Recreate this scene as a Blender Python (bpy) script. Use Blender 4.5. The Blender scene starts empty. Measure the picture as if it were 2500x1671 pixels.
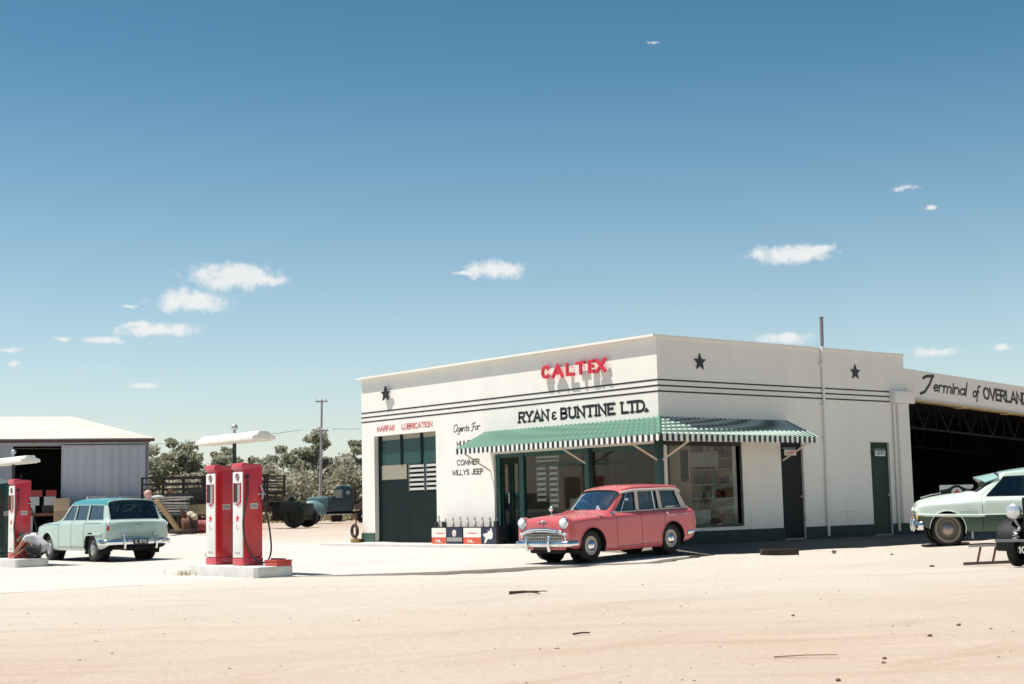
import bpy, bmesh, math, random
import numpy as np
from mathutils import Vector, Matrix, noise
random.seed(11)
SC = bpy.context.scene
COL = SC.collection
rad = math.radians

# ------------------------------------------------------------------ camera
CAM = Vector((22.332, -22.374, 1.15))
FWD = Vector((-0.768, 0.630, 0.113)); RGT = Vector((0.632, 0.775, -0.022))
yaw, pitch, roll = -0.884, 0.11334, -0.02256
FWD = Vector((math.sin(yaw)*math.cos(pitch), math.cos(yaw)*math.cos(pitch), math.sin(pitch)))
r0 = Vector((math.cos(yaw), -math.sin(yaw), 0)); u0 = r0.cross(FWD)
RGT = r0*math.cos(roll)+u0*math.sin(roll); UPV = u0*math.cos(roll)-r0*math.sin(roll)
cd = bpy.data.cameras.new('camera'); cam = bpy.data.objects.new('camera', cd); COL.objects.link(cam)
cam.matrix_world = Matrix(((RGT.x, UPV.x, -FWD.x, CAM.x), (RGT.y, UPV.y, -FWD.y, CAM.y), (RGT.z, UPV.z, -FWD.z, CAM.z), (0, 0, 0, 1)))
cd.sensor_width = 36; cd.lens = 51.04; cd.clip_start = 0.1; cd.clip_end = 5000
SC.camera = cam

# ------------------------------------------------------------------ light and sky
SUN = Vector((-0.28, -0.32, 1.0)).normalized()
EXPOSURE = 0.5
ld = bpy.data.lights.new('sun', 'SUN'); ld.energy = 4.6; ld.angle = rad(0.53); ld.color = (1.0, 0.955, 0.88)
lo = bpy.data.objects.new('sun', ld); COL.objects.link(lo)
lo.rotation_euler = SUN.to_track_quat('Z', 'Y').to_euler()
w = bpy.data.worlds.new('World'); SC.world = w; w.use_nodes = True
nt = w.node_tree; N = nt.nodes; Lk = nt.links
for n in list(N): N.remove(n)
def wn(t, **k):
    n = N.new(t)
    for a, b in k.items(): setattr(n, a, b)
    return n
def wl(a, b): Lk.new(a, b)
sky = wn('ShaderNodeTexSky', sky_type='NISHITA', sun_disc=False)
sky.sun_elevation = math.asin(SUN.z); sky.sun_rotation = math.atan2(SUN.x, SUN.y)
sky.altitude = 200; sky.air_density = 1.0; sky.dust_density = .6; sky.ozone_density = 1.3
geo = wn('ShaderNodeTexCoord')
CLOUDS = [(-0.8689, 0.4688, 0.1588, 0.0376, 0.0108, 1), (-0.8842, 0.4449, 0.1426, 0.0286, 0.0090, 1), (-0.8955, 0.4277, 0.1227, 0.0331, 0.0054, 0.95), (-0.9108, 0.3961, 0.1161, 0.021, 0.0039, 0.75), (-0.9032, 0.4206, 0.0861, 0.0165, 0.003, 0.6), (-0.9334, 0.3419, 0.1088, 0.0105, 0.0024, 0.6), (-0.9328, 0.3461, 0.1007, 0.0075, 0.0027, 0.6), (-0.7693, 0.6177, 0.163, 0.0256, 0.0072, 1), (-0.7836, 0.6002, 0.1605, 0.012, 0.0027, 0.7), (-0.6285, 0.7599, 0.1658, 0.0316, 0.0078, 1), (-0.6125, 0.7725, 0.1676, 0.0135, 0.0042, 0.8), (-0.565, 0.7995, 0.2039, 0.0135, 0.003, 0.5), (-0.5512, 0.8125, 0.19, 0.0066, 0.003, 0.55), (-0.6679, 0.6776, 0.3078, 0.009, 0.0024, 0.3), (-0.6388, 0.7616, 0.1091, 0.0241, 0.0054, 0.9), (-0.5609, 0.8224, 0.0948, 0.018, 0.0054, 0.75), (-0.5252, 0.8455, 0.0962, 0.012, 0.0033, 0.55), (-0.8595, 0.4868, 0.156, 0.022, 0.0054, 0.85), (-.9206, .3726, .1165, .012, .0022, .5), (-.9003, .4180, .1268, .016, .003, .65), (-.9017, .4098, .1378, .010, .0022, .45)]
dirv = geo.outputs['Generated']
nz = wn('ShaderNodeTexNoise'); nz.inputs['Scale'].default_value = 55; nz.inputs['Detail'].default_value = 3; nz.inputs['Roughness'].default_value = .6
wl(dirv, nz.inputs['Vector'])
sub = wn('ShaderNodeVectorMath', operation='SUBTRACT'); sub.inputs[1].default_value = (.5, .5, .5); wl(nz.outputs['Color'], sub.inputs[0])
scl = wn('ShaderNodeVectorMath', operation='MULTIPLY'); scl.inputs[1].default_value = (.012, .012, .006); wl(sub.outputs[0], scl.inputs[0])
add = wn('ShaderNodeVectorMath', operation='ADD'); wl(dirv, add.inputs[0]); wl(scl.outputs[0], add.inputs[1])
nf = wn('ShaderNodeTexNoise'); nf.inputs['Scale'].default_value = 105; nf.inputs['Detail'].default_value = 4; nf.inputs['Roughness'].default_value = .62
wl(dirv, nf.inputs['Vector'])
nfo = wn('ShaderNodeMath', operation='MULTIPLY_ADD'); nfo.inputs[1].default_value = 1.5; nfo.inputs[2].default_value = -.75; wl(nf.outputs['Fac'], nfo.inputs[0])
acc = None
for (dx, dy, dz, a, b, s) in CLOUDS:
    d = Vector((dx, dy, dz)); t = Vector((-dy, dx, 0)).normalized(); u = d.cross(t) * (1 if d.cross(t).z > 0 else -1)
    a *= 1.12; b *= 1.12
    m1 = wn('ShaderNodeVectorMath', operation='DOT_PRODUCT'); m1.inputs[1].default_value = t/a; wl(add.outputs[0], m1.inputs[0])
    m2 = wn('ShaderNodeVectorMath', operation='DOT_PRODUCT'); m2.inputs[1].default_value = u/b; wl(add.outputs[0], m2.inputs[0])
    cx = wn('ShaderNodeCombineXYZ'); wl(m1.outputs['Value'], cx.inputs[0]); wl(m2.outputs['Value'], cx.inputs[1])
    ln = wn('ShaderNodeVectorMath', operation='LENGTH'); wl(cx.outputs[0], ln.inputs[0])
    f = wn('ShaderNodeMath', operation='MULTIPLY_ADD'); f.inputs[1].default_value = -1.0; f.inputs[2].default_value = 1.0 - (1-s)*.55; wl(ln.outputs['Value'], f.inputs[0])
    if acc is None: acc = f.outputs[0]
    else:
        mx = wn('ShaderNodeMath', operation='MAXIMUM'); wl(acc, mx.inputs[0]); wl(f.outputs[0], mx.inputs[1]); acc = mx.outputs[0]
sm = wn('ShaderNodeMath', operation='ADD'); wl(acc, sm.inputs[0]); wl(nfo.outputs[0], sm.inputs[1])
mr = wn('ShaderNodeMapRange', interpolation_type='SMOOTHSTEP'); mr.inputs['From Min'].default_value = .05; mr.inputs['From Max'].default_value = .74; mr.inputs['To Max'].default_value = .92
wl(sm.outputs[0], mr.inputs['Value'])
sep = wn('ShaderNodeSeparateXYZ'); wl(dirv, sep.inputs[0])
hs = wn('ShaderNodeHueSaturation'); hs.inputs['Hue'].default_value = .481; sat = wn('ShaderNodeMapRange'); sat.inputs['From Min'].default_value = .0; sat.inputs['From Max'].default_value = .30; sat.inputs['To Min'].default_value = .76; sat.inputs['To Max'].default_value = 1.28; wl(sep.outputs[2], sat.inputs[0]); wl(sat.outputs[0], hs.inputs['Saturation']); hs.inputs['Value'].default_value = 1.0
alt = wn('ShaderNodeMapRange'); alt.inputs['From Min'].default_value = .02; alt.inputs['From Max'].default_value = .36; alt.inputs['To Min'].default_value = .98; alt.inputs['To Max'].default_value = .60; wl(sep.outputs[2], alt.inputs[0])
deep = wn('ShaderNodeVectorMath', operation='SCALE'); wl(sky.outputs[0], deep.inputs[0]); wl(alt.outputs[0], deep.inputs['Scale'])
wl(deep.outputs[0], hs.inputs['Color'])
mixc = wn('ShaderNodeMix', data_type='RGBA'); wl(mr.outputs[0], mixc.inputs[0]); wl(hs.outputs[0], mixc.inputs[6]); mixc.inputs[7].default_value = (6.2, 6.3, 6.25, 1)
bg = wn('ShaderNodeBackground'); bg.inputs['Strength'].default_value = .1; wl(mixc.outputs[2], bg.inputs['Color'])
wo = wn('ShaderNodeOutputWorld'); wl(bg.outputs[0], wo.inputs['Surface'])
SC.view_settings.view_transform = 'Standard'; SC.view_settings.look = 'None'
SC.view_settings.exposure = EXPOSURE; SC.view_settings.gamma = 1; SC.view_settings.use_curve_mapping = False
SC.render.engine = 'CYCLES'; SC.cycles.caustics_reflective = False; SC.cycles.caustics_refractive = False; SC.cycles.max_bounces = 8; SC.cycles.transparent_max_bounces = 12

# ------------------------------------------------------------------ materials
MAT = {}
def mat(name, col, rough=.7, metal=0., var=.0, vscale=4., bump=0., bscale=40., coat=0., spec=.5, col2=None, stretch=(1, 1, 1), detail=4, thr=None, emit=None):
    if name in MAT: return MAT[name]
    m = bpy.data.materials.new(name); m.use_nodes = True; t = m.node_tree; b = t.nodes['Principled BSDF']
    b.inputs['Base Color'].default_value = (*col, 1); b.inputs['Roughness'].default_value = rough; b.inputs['Metallic'].default_value = metal
    b.inputs['Coat Weight'].default_value = coat; b.inputs['Coat Roughness'].default_value = .06; b.inputs['Specular IOR Level'].default_value = spec
    tc = t.nodes.new('ShaderNodeTexCoord'); mp = t.nodes.new('ShaderNodeMapping'); mp.inputs['Scale'].default_value = stretch
    t.links.new(tc.outputs['Object'], mp.inputs['Vector'])
    if var > 0 or col2 is not None:
        n = t.nodes.new('ShaderNodeTexNoise'); n.inputs['Scale'].default_value = vscale; n.inputs['Detail'].default_value = detail; n.inputs['Roughness'].default_value = .6
        t.links.new(mp.outputs[0], n.inputs['Vector'])
        r = t.nodes.new('ShaderNodeMapRange')
        lo_, hi_ = thr if thr else (.3, .7)
        r.inputs['From Min'].default_value = lo_; r.inputs['From Max'].default_value = hi_
        t.links.new(n.outputs['Fac'], r.inputs['Value'])
        mx = t.nodes.new('ShaderNodeMix'); mx.data_type = 'RGBA'
        c2 = col2 if col2 is not None else tuple(min(1, c*(1+var)) for c in col)
        c1 = col if col2 is not None else tuple(c*(1-var) for c in col)
        mx.inputs[6].default_value = (*c1, 1); mx.inputs[7].default_value = (*c2, 1)
        t.links.new(r.outputs[0], mx.inputs[0]); t.links.new(mx.outputs[2], b.inputs['Base Color'])
    if bump > 0:
        n = t.nodes.new('ShaderNodeTexNoise'); n.inputs['Scale'].default_value = bscale; n.inputs['Detail'].default_value = 4
        t.links.new(mp.outputs[0], n.inputs['Vector'])
        bp = t.nodes.new('ShaderNodeBump'); bp.inputs['Strength'].default_value = bump; bp.inputs['Distance'].default_value = .02
        t.links.new(n.outputs['Fac'], bp.inputs['Height']); t.links.new(bp.outputs[0], b.inputs['Normal'])
    MAT[name] = m; return m
def glass(name, tint, gloss_col=(1, 1, 1), k=1.2, base=.015):
    m = bpy.data.materials.new(name); m.use_nodes = True; t = m.node_tree
    for n in list(t.nodes): t.nodes.remove(n)
    o = t.nodes.new('ShaderNodeOutputMaterial'); tr = t.nodes.new('ShaderNodeBsdfTransparent'); tr.inputs[0].default_value = (*tint, 1)
    gl = t.nodes.new('ShaderNodeBsdfGlossy'); gl.inputs['Roughness'].default_value = .03; gl.inputs[0].default_value = (*gloss_col, 1)
    fr = t.nodes.new('ShaderNodeFresnel'); fr.inputs['IOR'].default_value = 1.5
    mu = t.nodes.new('ShaderNodeMath'); mu.operation = 'MULTIPLY_ADD'; mu.inputs[1].default_value = k; mu.inputs[2].default_value = base; mu.use_clamp = True
    mx = t.nodes.new('ShaderNodeMixShader'); t.links.new(fr.outputs[0], mu.inputs[0]); t.links.new(mu.outputs[0], mx.inputs[0])
    t.links.new(tr.outputs[0], mx.inputs[1]); t.links.new(gl.outputs[0], mx.inputs[2]); t.links.new(mx.outputs[0], o.inputs['Surface'])
    return m
PLASTER = mat('white plaster', (.82, .78, .72), .85, var=.035, vscale=1.6, bump=.10, bscale=14, stretch=(1, 1, .3))
def weather(m):      # splashed dust along the foot of the wall and faint rain runs
    t = m.node_tree; b = t.nodes['Principled BSDF']; src = b.inputs['Base Color'].links[0].from_socket
    tc = t.nodes.new('ShaderNodeTexCoord'); sp = t.nodes.new('ShaderNodeSeparateXYZ'); t.links.new(tc.outputs['Object'], sp.inputs[0])
    def nz_(sc, st, det=5):
        mp = t.nodes.new('ShaderNodeMapping'); mp.inputs['Scale'].default_value = st; t.links.new(tc.outputs['Object'], mp.inputs[0])
        n = t.nodes.new('ShaderNodeTexNoise'); n.inputs['Scale'].default_value = sc; n.inputs['Detail'].default_value = det; t.links.new(mp.outputs[0], n.inputs[0]); return n.outputs['Fac']
    def mr_(v, a, c, lo=0, hi=1):
        r = t.nodes.new('ShaderNodeMapRange'); r.inputs['From Min'].default_value = a; r.inputs['From Max'].default_value = c; r.inputs['To Min'].default_value = lo; r.inputs['To Max'].default_value = hi; t.links.new(v, r.inputs[0]); return r.outputs[0]
    def mul(a, c):
        x = t.nodes.new('ShaderNodeMath'); x.operation = 'MULTIPLY'; t.links.new(a, x.inputs[0]); t.links.new(c, x.inputs[1]); return x.outputs[0]
    def mix(f, a, c):
        x = t.nodes.new('ShaderNodeMix'); x.data_type = 'RGBA'; t.links.new(f, x.inputs[0]); t.links.new(a, x.inputs[6]); x.inputs[7].default_value = (*c, 1); return x.outputs[2]
    c = mix(mul(mr_(sp.outputs[2], 1.0, .45, 0, .45), mr_(nz_(2.6, (1, 1, 1)), .38, .66)), src, (.58, .46, .35))
    c = mix(mr_(nz_(5.5, (1, 1, .06), 3), .62, .82, 0, .09), c, (.52, .46, .40))
    t.links.new(c, b.inputs['Base Color'])
weather(PLASTER)
PLASTERIN = mat('cream interior paint', (.74, .65, .51), .85, var=.06, vscale=2)
GREEN = mat('dark green paint', (.012, .062, .052), .42, var=.2, vscale=5)
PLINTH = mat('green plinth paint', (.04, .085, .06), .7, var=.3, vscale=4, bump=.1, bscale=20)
DARKGREEN = mat('very dark green paint', (.006, .017, .016), .75, var=.2, spec=.2)
BLACK = mat('black paint', (.012, .012, .014), .45, var=.1)
REDLET = mat('red enamel letters', (.62, .02, .045), .35, var=.1, vscale=9)
REDPAINT = mat('faded red sign paint', (.62, .17, .17), .7, var=.2, vscale=14)
PUMPRED = mat('pump red enamel', (.56, .018, .03), .28, var=.14, vscale=2.5, coat=.35)
PUMPWHITE = mat('pump white enamel', (.78, .76, .70), .35, var=.04, vscale=5, coat=.2)
CHROME = mat('chrome', (.78, .79, .80), .13, 1.0)
STEEL = mat('grey galvanised steel', (.42, .43, .45), .5, .6, var=.15, vscale=9)
RUBBER = mat('tyre rubber', (.018, .018, .018), .85, var=.35, vscale=12)
UNDER = mat('underbody black', (.012, .011, .01), .9)
INTERIOR = mat('car trim', (.10, .095, .09), .8, var=.2)
WOOD = mat('weathered timber', (.30, .21, .14), .85, var=.25, vscale=6, stretch=(1, 1, 8))
DARKWOOD = mat('dark rusty timber', (.07, .045, .035), .85, var=.4, vscale=6)
RUST = mat('rusty iron', (.16, .07, .045), .8, .2, var=.4, vscale=8)
BROWNCARD = mat('brown cardboard', (.36, .25, .15), .85, var=.15)
PALEBOX = mat('pale grey board', (.42, .41, .40), .8, var=.15)
CONC = mat('pale concrete kerb', (.62, .60, .55), .88, var=.10, vscale=3, bump=.15, bscale=25)
LENS = mat('headlamp glass', (.75, .78, .78), .08, 0., spec=.8)
REDLENS = mat('red lamp lens', (.45, .012, .01), .2)
AMBER = mat('amber lens', (.75, .45, .08), .25)
SCREEN = glass('windscreen glass', (.62, .70, .76), gloss_col=(.86, .93, 1), k=2.6, base=.16)
CARGLASS = glass('car window glass', (.58, .64, .68), k=1.7)
SHOPGLASS = glass('shop window glass', (.80, .82, .80), k=.55)
# ------------------------------------------------------------------ mesh helpers
class MB:
    def __init__(s): s.v = []; s.f = []
    def add(s, vs, fs, M=None):
        o = len(s.v)
        for p in vs:
            p = Vector(p); s.v.append(tuple(M @ p) if M is not None else tuple(p))
        for f in fs: s.f.append(tuple(i+o for i in f))
    def box(s, x0, x1, y0, y1, z0, z1, M=None):
        vs = [(x, y, z) for z in (z0, z1) for y in (y0, y1) for x in (x0, x1)]
        s.add(vs, [(0, 2, 3, 1), (4, 5, 7, 6), (0, 1, 5, 4), (2, 6, 7, 3), (0, 4, 6, 2), (1, 3, 7, 5)], M)
    def beam(s, p, q, a, b, up=(0, 0, 1)):
        p = Vector(p); q = Vector(q); d = (q-p).normalized(); u = Vector(up)
        if abs(d.dot(u)) > .95: u = Vector((1, 0, 0))
        r = d.cross(u).normalized(); u = r.cross(d)
        vs = [e + r*i*a/2 + u*j*b/2 for e in (p, q) for i, j in ((-1, -1), (1, -1), (1, 1), (-1, 1))]
        s.add(vs, [(3, 2, 1, 0), (4, 5, 6, 7), (0, 1, 5, 4), (1, 2, 6, 5), (2, 3, 7, 6), (3, 0, 4, 7)])
    def tube(s, pts, r, n=8, closed=False, r2=None, flat=None):
        P = [Vector(p) for p in pts]; m = len(P)
        if m < 2: return
        rings = []; prev = None
        for i in range(m):
            a = P[(i-1) % m] if (closed or i > 0) else P[i]; b = P[(i+1) % m] if (closed or i < m-1) else P[i]
            d = (b-a)
            d = d.normalized() if d.length > 1e-9 else Vector((0, 0, 1))
            if prev is None:
                u = Vector((0, 0, 1)) if abs(d.z) < .9 else Vector((1, 0, 0))
                u = (u - d*u.dot(d)).normalized()
            else:
                u = prev - d*prev.dot(d); u = u.normalized() if u.length > 1e-6 else prev
            prev = u; w_ = d.cross(u)
            rr = r if r2 is None else r + (r2-r)*i/(m-1)
            rings.append([P[i] + (u*math.cos(2*math.pi*k/n) + w_*math.sin(2*math.pi*k/n))*rr for k in range(n)])
        vs = [p for g in rings for p in g]; fs = []
        for i in range(m if closed else m-1):
            for k in range(n):
                a = i*n+k; b = i*n+(k+1) % n; c = ((i+1) % m)*n+(k+1) % n; d = ((i+1) % m)*n+k
                fs.append((a, b, c, d))
        if not closed: fs += [tuple(range(n))[::-1], tuple(range((m-1)*n, m*n))]
        s.add(vs, fs)
    def cyl(s, p, q, r, r2=None, n=16): s.tube([p, q], r, n, r2=r2)
    def lathe(s, prof, M=None, n=24):
        vs = []; fs = []; m = len(prof)
        for r, h in prof:
            for k in range(n): vs.append((r*math.cos(2*math.pi*k/n), r*math.sin(2*math.pi*k/n), h))
        for i in range(m-1):
            for k in range(n): fs.append((i*n+k, i*n+(k+1) % n, (i+1)*n+(k+1) % n, (i+1)*n+k))
        s.add(vs, fs, M)
    def ell(s, c, r, nu=16, nv=10, M=None, z0=-1.0):
        prof = []
        vs = []; fs = []
        a0 = math.asin(max(-1, z0))
        for j in range(nv+1):
            a = a0 + (math.pi/2-a0)*j/nv
            for k in range(nu):
                t = 2*math.pi*k/nu
                vs.append((c[0]+r[0]*math.cos(a)*math.cos(t), c[1]+r[1]*math.cos(a)*math.sin(t), c[2]+r[2]*math.sin(a)))
        for j in range(nv):
            for k in range(nu): fs.append((j*nu+k, j*nu+(k+1) % nu, (j+1)*nu+(k+1) % nu, (j+1)*nu+k))
        s.add(vs, fs, M)
    def prism(s, poly, M, d):
        n = len(poly); vs = [(x, y, 0) for x, y in poly] + [(x, y, d) for x, y in poly]
        fs = [tuple(range(n))[::-1], tuple(range(n, 2*n))] + [(i, (i+1) % n, n+(i+1) % n, n+i) for i in range(n)]
        s.add(vs, fs, M)
    def quad(s, *p): s.add(p, [tuple(range(len(p)))])
    def split(s, name, m, parent=None, **k):
        par = list(range(len(s.v)))
        def fd(i):
            while par[i] != i: par[i] = par[par[i]]; i = par[i]
            return i
        for f in s.f:
            for i in f[1:]: par[fd(i)] = fd(f[0])
        g = {}
        for f in s.f: g.setdefault(fd(f[0]), []).append(f)
        out = []
        for fs in g.values():
            mb = MB(); ids = sorted({i for f in fs for i in f}); mp = {i: j for j, i in enumerate(ids)}
            mb.v = [s.v[i] for i in ids]; mb.f = [tuple(mp[i] for i in f) for f in fs]; out.append(mb.build(name, m, parent, **k))
        return out
    def build(s, name, m, parent=None, smooth=False, bevel=0, ang=35, fixn=True):
        me = bpy.data.meshes.new(name); me.from_pydata([tuple(v) for v in s.v], [], s.f)
        bm = bmesh.new(); bm.from_mesh(me)
        if smooth or bevel: bmesh.ops.remove_doubles(bm, verts=bm.verts, dist=1e-5)
        if fixn: bmesh.ops.recalc_face_normals(bm, faces=bm.faces)
        if bevel:
            ed = [e for e in bm.edges if len(e.link_faces) == 2 and e.calc_face_angle(0) > rad(30)]
            try: bmesh.ops.bevel(bm, geom=ed, offset=bevel, segments=2, affect='EDGES', profile=.6, clamp_overlap=True)
            except Exception: pass
        if smooth or bevel:
            for f in bm.faces: f.smooth = True
            for e in bm.edges:
                if len(e.link_faces) == 2 and e.calc_face_angle(0) > rad(ang): e.smooth = False
        bm.to_mesh(me); bm.free()
        o = bpy.data.objects.new(name, me); COL.objects.link(o); me.materials.append(m)
        if parent is not None: o.parent = parent
        return o
def tag(o, label=None, cat=None, group=None, kind=None):
    if label: o['label'] = label
    if cat: o['category'] = cat
    if group: o['group'] = group
    if kind: o['kind'] = kind
    return o
def empty(name, loc, rz, label, cat, group=None, scale=1):
    o = bpy.data.objects.new(name, None); COL.objects.link(o); o.location = loc; o.rotation_euler = (0, 0, rz); o.scale = (scale,)*3
    o.empty_display_size = .1
    return tag(o, label, cat, group)
def copy_tree(o, parent=None):
    c = o.copy(); COL.objects.link(c)
    if parent is not None: c.parent = parent
    for ch in list(o.children): copy_tree(ch, c)
    return c
def RX(a): return Matrix.Rotation(a, 4, 'X')
def RY(a): return Matrix.Rotation(a, 4, 'Y')
def RZ(a): return Matrix.Rotation(a, 4, 'Z')
def T(*p): return Matrix.Translation(Vector(p))
def frame(o, u, v):   # matrix with local x=u, y=v, z=u x v
    u = Vector(u).normalized(); v = Vector(v).normalized(); n = u.cross(v)
    return Matrix(((u.x, v.x, n.x, o[0]), (u.y, v.y, n.y, o[1]), (u.z, v.z, n.z, o[2]), (0, 0, 0, 1)))
FACE_L = lambda x, z, off=0.: frame((x, -off, z), (1, 0, 0), (0, 0, 1))      # on the left (sunlit) front
FACE_R = lambda y, z, off=0., X=0.: frame((X+off, y, z), (0, 1, 0), (0, 0, 1))    # on the right (shaded) front

# ------------------------------------------------------------------ hand painted lettering
def arc(cx, cy, rx, ry, a0, a1, n=9): return [(cx+rx*math.cos(rad(a0+(a1-a0)*i/n)), cy+ry*math.sin(rad(a0+(a1-a0)*i/n))) for i in range(n+1)]
G = {
 'C': (.68, [arc(.36, .5, .36, .5, 48, 312)]), 'A': (.74, [[(0, 0), (.37, 1), (.74, 0)], [(.14, .3), (.6, .3)]]),
 'L': (.5, [[(0, 1), (0, 0), (.5, 0)]]), 'T': (.66, [[(0, 1), (.66, 1)], [(.33, 1), (.33, 0)]]),
 'E': (.52, [[(.52, 1), (0, 1), (0, 0), (.52, 0)], [(0, .52), (.42, .52)]]), 'X': (.68, [[(0, 0), (.68, 1)], [(0, 1), (.68, 0)]]),
 'R': (.62, [[(0, 0), (0, 1), (.3, 1)]+arc(.32, .75, .26, .25, 90, -90)+[(0, .5)], [(.28, .5), (.62, 0)]]),
 'Y': (.68, [[(0, 1), (.34, .46), (.68, 1)], [(.34, .46), (.34, 0)]]), 'N': (.64, [[(0, 0), (0, 1), (.64, 0), (.64, 1)]]),
 '&': (.5, [arc(.3, .72, .22, .26, 50, 270)+arc(.3, .24, .26, .24, 90, 320)]),
 'B': (.6, [[(0, .52), (.3, .52)]+arc(.32, .76, .22, .24, -90, 90)+[(0, 1), (0, 0), (.3, 0)]+arc(.32, .26, .27, .26, -90, 90)]),
 'U': (.62, [[(0, 1), (0, .3)]+arc(.31, .3, .31, .3, 180, 360)+[(.62, 1)]]), 'I': (.05, [[(.02, 1), (.02, 0)]]),
 'D': (.66, [[(0, 0), (0, 1), (.22, 1)]+arc(.24, .5, .42, .5, 90, -90)+[(0, 0)]]), '.': (.1, [[(.03, 0), (.03, .12)]]),
 'M': (.8, [[(0, 0), (.06, 1), (.4, .15), (.74, 1), (.8, 0)]]), 'F': (.5, [[(.5, 1), (0, 1), (0, 0)], [(0, .52), (.4, .52)]]),
 'K': (.6, [[(0, 1), (0, 0)], [(.58, 1), (.04, .45)], [(.2, .58), (.6, 0)]]), 'O': (.74, [arc(.37, .5, .37, .5, 90, 450, 18)]),
 'G': (.7, [arc(.36, .5, .36, .5, 48, 340)+[(.7, .46), (.42, .46)]]), 'H': (.62, [[(0, 1), (0, 0)], [(.62, 1), (.62, 0)], [(0, .52), (.62, .52)]]),
 'S': (.56, [arc(.28, .75, .26, .25, 40, 270)+arc(.28, .25, .28, .25, 90, -140)]), 'W': (.9, [[(0, 1), (.2, 0), (.45, .8), (.7, 0), (.9, 1)]]),
 'J': (.45, [[(.45, 1), (.45, .25)]+arc(.23, .25, .22, .25, 0, -170)]), 'V': (.68, [[(0, 1), (.34, 0), (.68, 1)]]), 'P': (.58, [[(0, 0), (0, 1), (.3, 1)]+arc(.3, .74, .26, .26, 90, -90)+[(0, .48)]]),
 ' ': (.3, []),
 'a': (.42, [arc(.2, .24, .2, .24, 60, 330), [(.4, .5), (.4, .06), (.5, 0)]]), 'g': (.42, [arc(.2, .26, .2, .22, 60, 330), [(.4, .5), (.38, -.2)]+arc(.2, -.22, .18, .16, 0, -160)]),
 'e': (.38, [[(.02, .22), (.34, .3)]+arc(.19, .25, .18, .24, 20, 320)]), 'n': (.44, [[(0, .5), (0, 0)], [(0, .3)]+arc(.2, .3, .2, .2, 150, 0)+[(.4, 0)]]),
 't': (.3, [[(.14, .8), (.12, .1), (.28, 0)], [(0, .52), (.3, .52)]]), 's': (.34, [arc(.17, .37, .14, .12, 40, 270)+arc(.17, .12, .16, .12, 90, -150)]),
 'o': (.4, [arc(.2, .25, .2, .25, 90, 450, 12)]), 'r': (.36, [[(0, .5), (.02, 0)], [(0, .3)]+arc(.18, .34, .18, .16, 160, 40)]),
 'm': (.66, [[(0, .5), (0, 0)], [(0, .32)]+arc(.15, .32, .15, .18, 160, 0)+[(.3, 0)], [(.3, .32)]+arc(.46, .32, .16, .18, 160, 0)+[(.62, 0)]]),
 'i': (.12, [[(.04, .5), (.04, 0)], [(.05, .68), (.05, .76)]]), 'l': (.14, [[(.06, 1), (.04, 0)]]),
 'f': (.3, [arc(.28, .8, .16, .2, 60, 180)+[(.1, -.35)], [(0, .48), (.26, .48)]]),
 '1': (.14, [[(-.06, .8), (.06, 1), (.06, 0)]]), '0': (.56, [arc(.28, .5, .28, .5, 90, 450, 14)]), '8': (.5, [arc(.25, .75, .2, .25, 90, 450, 12), arc(.25, .25, .25, .25, 90, 450, 12)]), '7': (.5, [[(0, 1), (.5, 1), (.18, 0)]]),
 # scripted capitals
 '\x01': (.75, [[(.55, .96)]+arc(.3, .46, .3, .52, 70, 330, 12)+[(.62, .34), (.62, .75)], [(.62, .75), (.6, .1), (.74, 0)]]),   # round script A
 '\x02': (.62, [[(.0, .72), (.12, .86), (.3, .9), (.62, .98)], [(.36, .92), (.34, .3), (.22, -.1), (.04, -.16)], [(.18, .42), (.5, .46)]]),  # script F
 '\x03': (.62, [[(.05, .8), (.2, .98), (.45, 1.04), (.58, 1.06)], [(.54, 1.05), (.42, .4), (.2, -.25), (.0, -.42)]]),   # script T
}
def ribbon(mb, pts, wd, M, z0, depth, serif_w=None):
    P = [Vector((x, y)) for x, y in pts]; n = len(P)
    closed = (P[0]-P[-1]).length < 1e-6
    if closed: P = P[:-1]; n -= 1
    L_, R_ = [], []
    for i in range(n):
        a = P[i-1] if (i > 0 or closed) else None; b = P[(i+1) % n] if (i < n-1 or closed) else None
        d1 = (P[i]-a).normalized() if a is not None and (P[i]-a).length > 1e-9 else None
        d2 = (b-P[i]).normalized() if b is not None and (b-P[i]).length > 1e-9 else None
        d1 = d1 or d2; d2 = d2 or d1
        n1 = Vector((-d1.y, d1.x)); n2 = Vector((-d2.y, d2.x)); mt = (n1+n2)
        mt = mt.normalized() if mt.length > 1e-6 else n1
        k = min(1/max(.35, mt.dot(n1)), 2.2)
        e = Vector((0, 0))
        if a is None: e = -d2*wd*.5
        if b is None: e = d1*wd*.5
        L_.append(P[i]+mt*wd/2*k+e); R_.append(P[i]-mt*wd/2*k+e)
    vs = [(p.x, p.y, z0) for p in L_]+[(p.x, p.y, z0) for p in R_]
    m = n if closed else n-1
    fs = [(i, n+i, n+(i+1) % n, (i+1) % n) for i in range(m)]
    if depth > 0:
        vs += [(x, y, z-depth) for x, y, z in vs]; q = 2*n
        for i in range(m):
            j = (i+1) % n
            fs += [(q+i, q+j, q+n+j, q+n+i), (i, j, q+j, q+i), (n+i, q+n+i, q+n+j, n+j)]
        if not closed: fs += [(0, q, q+n, n), (n-1, 2*n-1, q+2*n-1, q+n-1)]
    mb.add(vs, fs, M)
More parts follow.
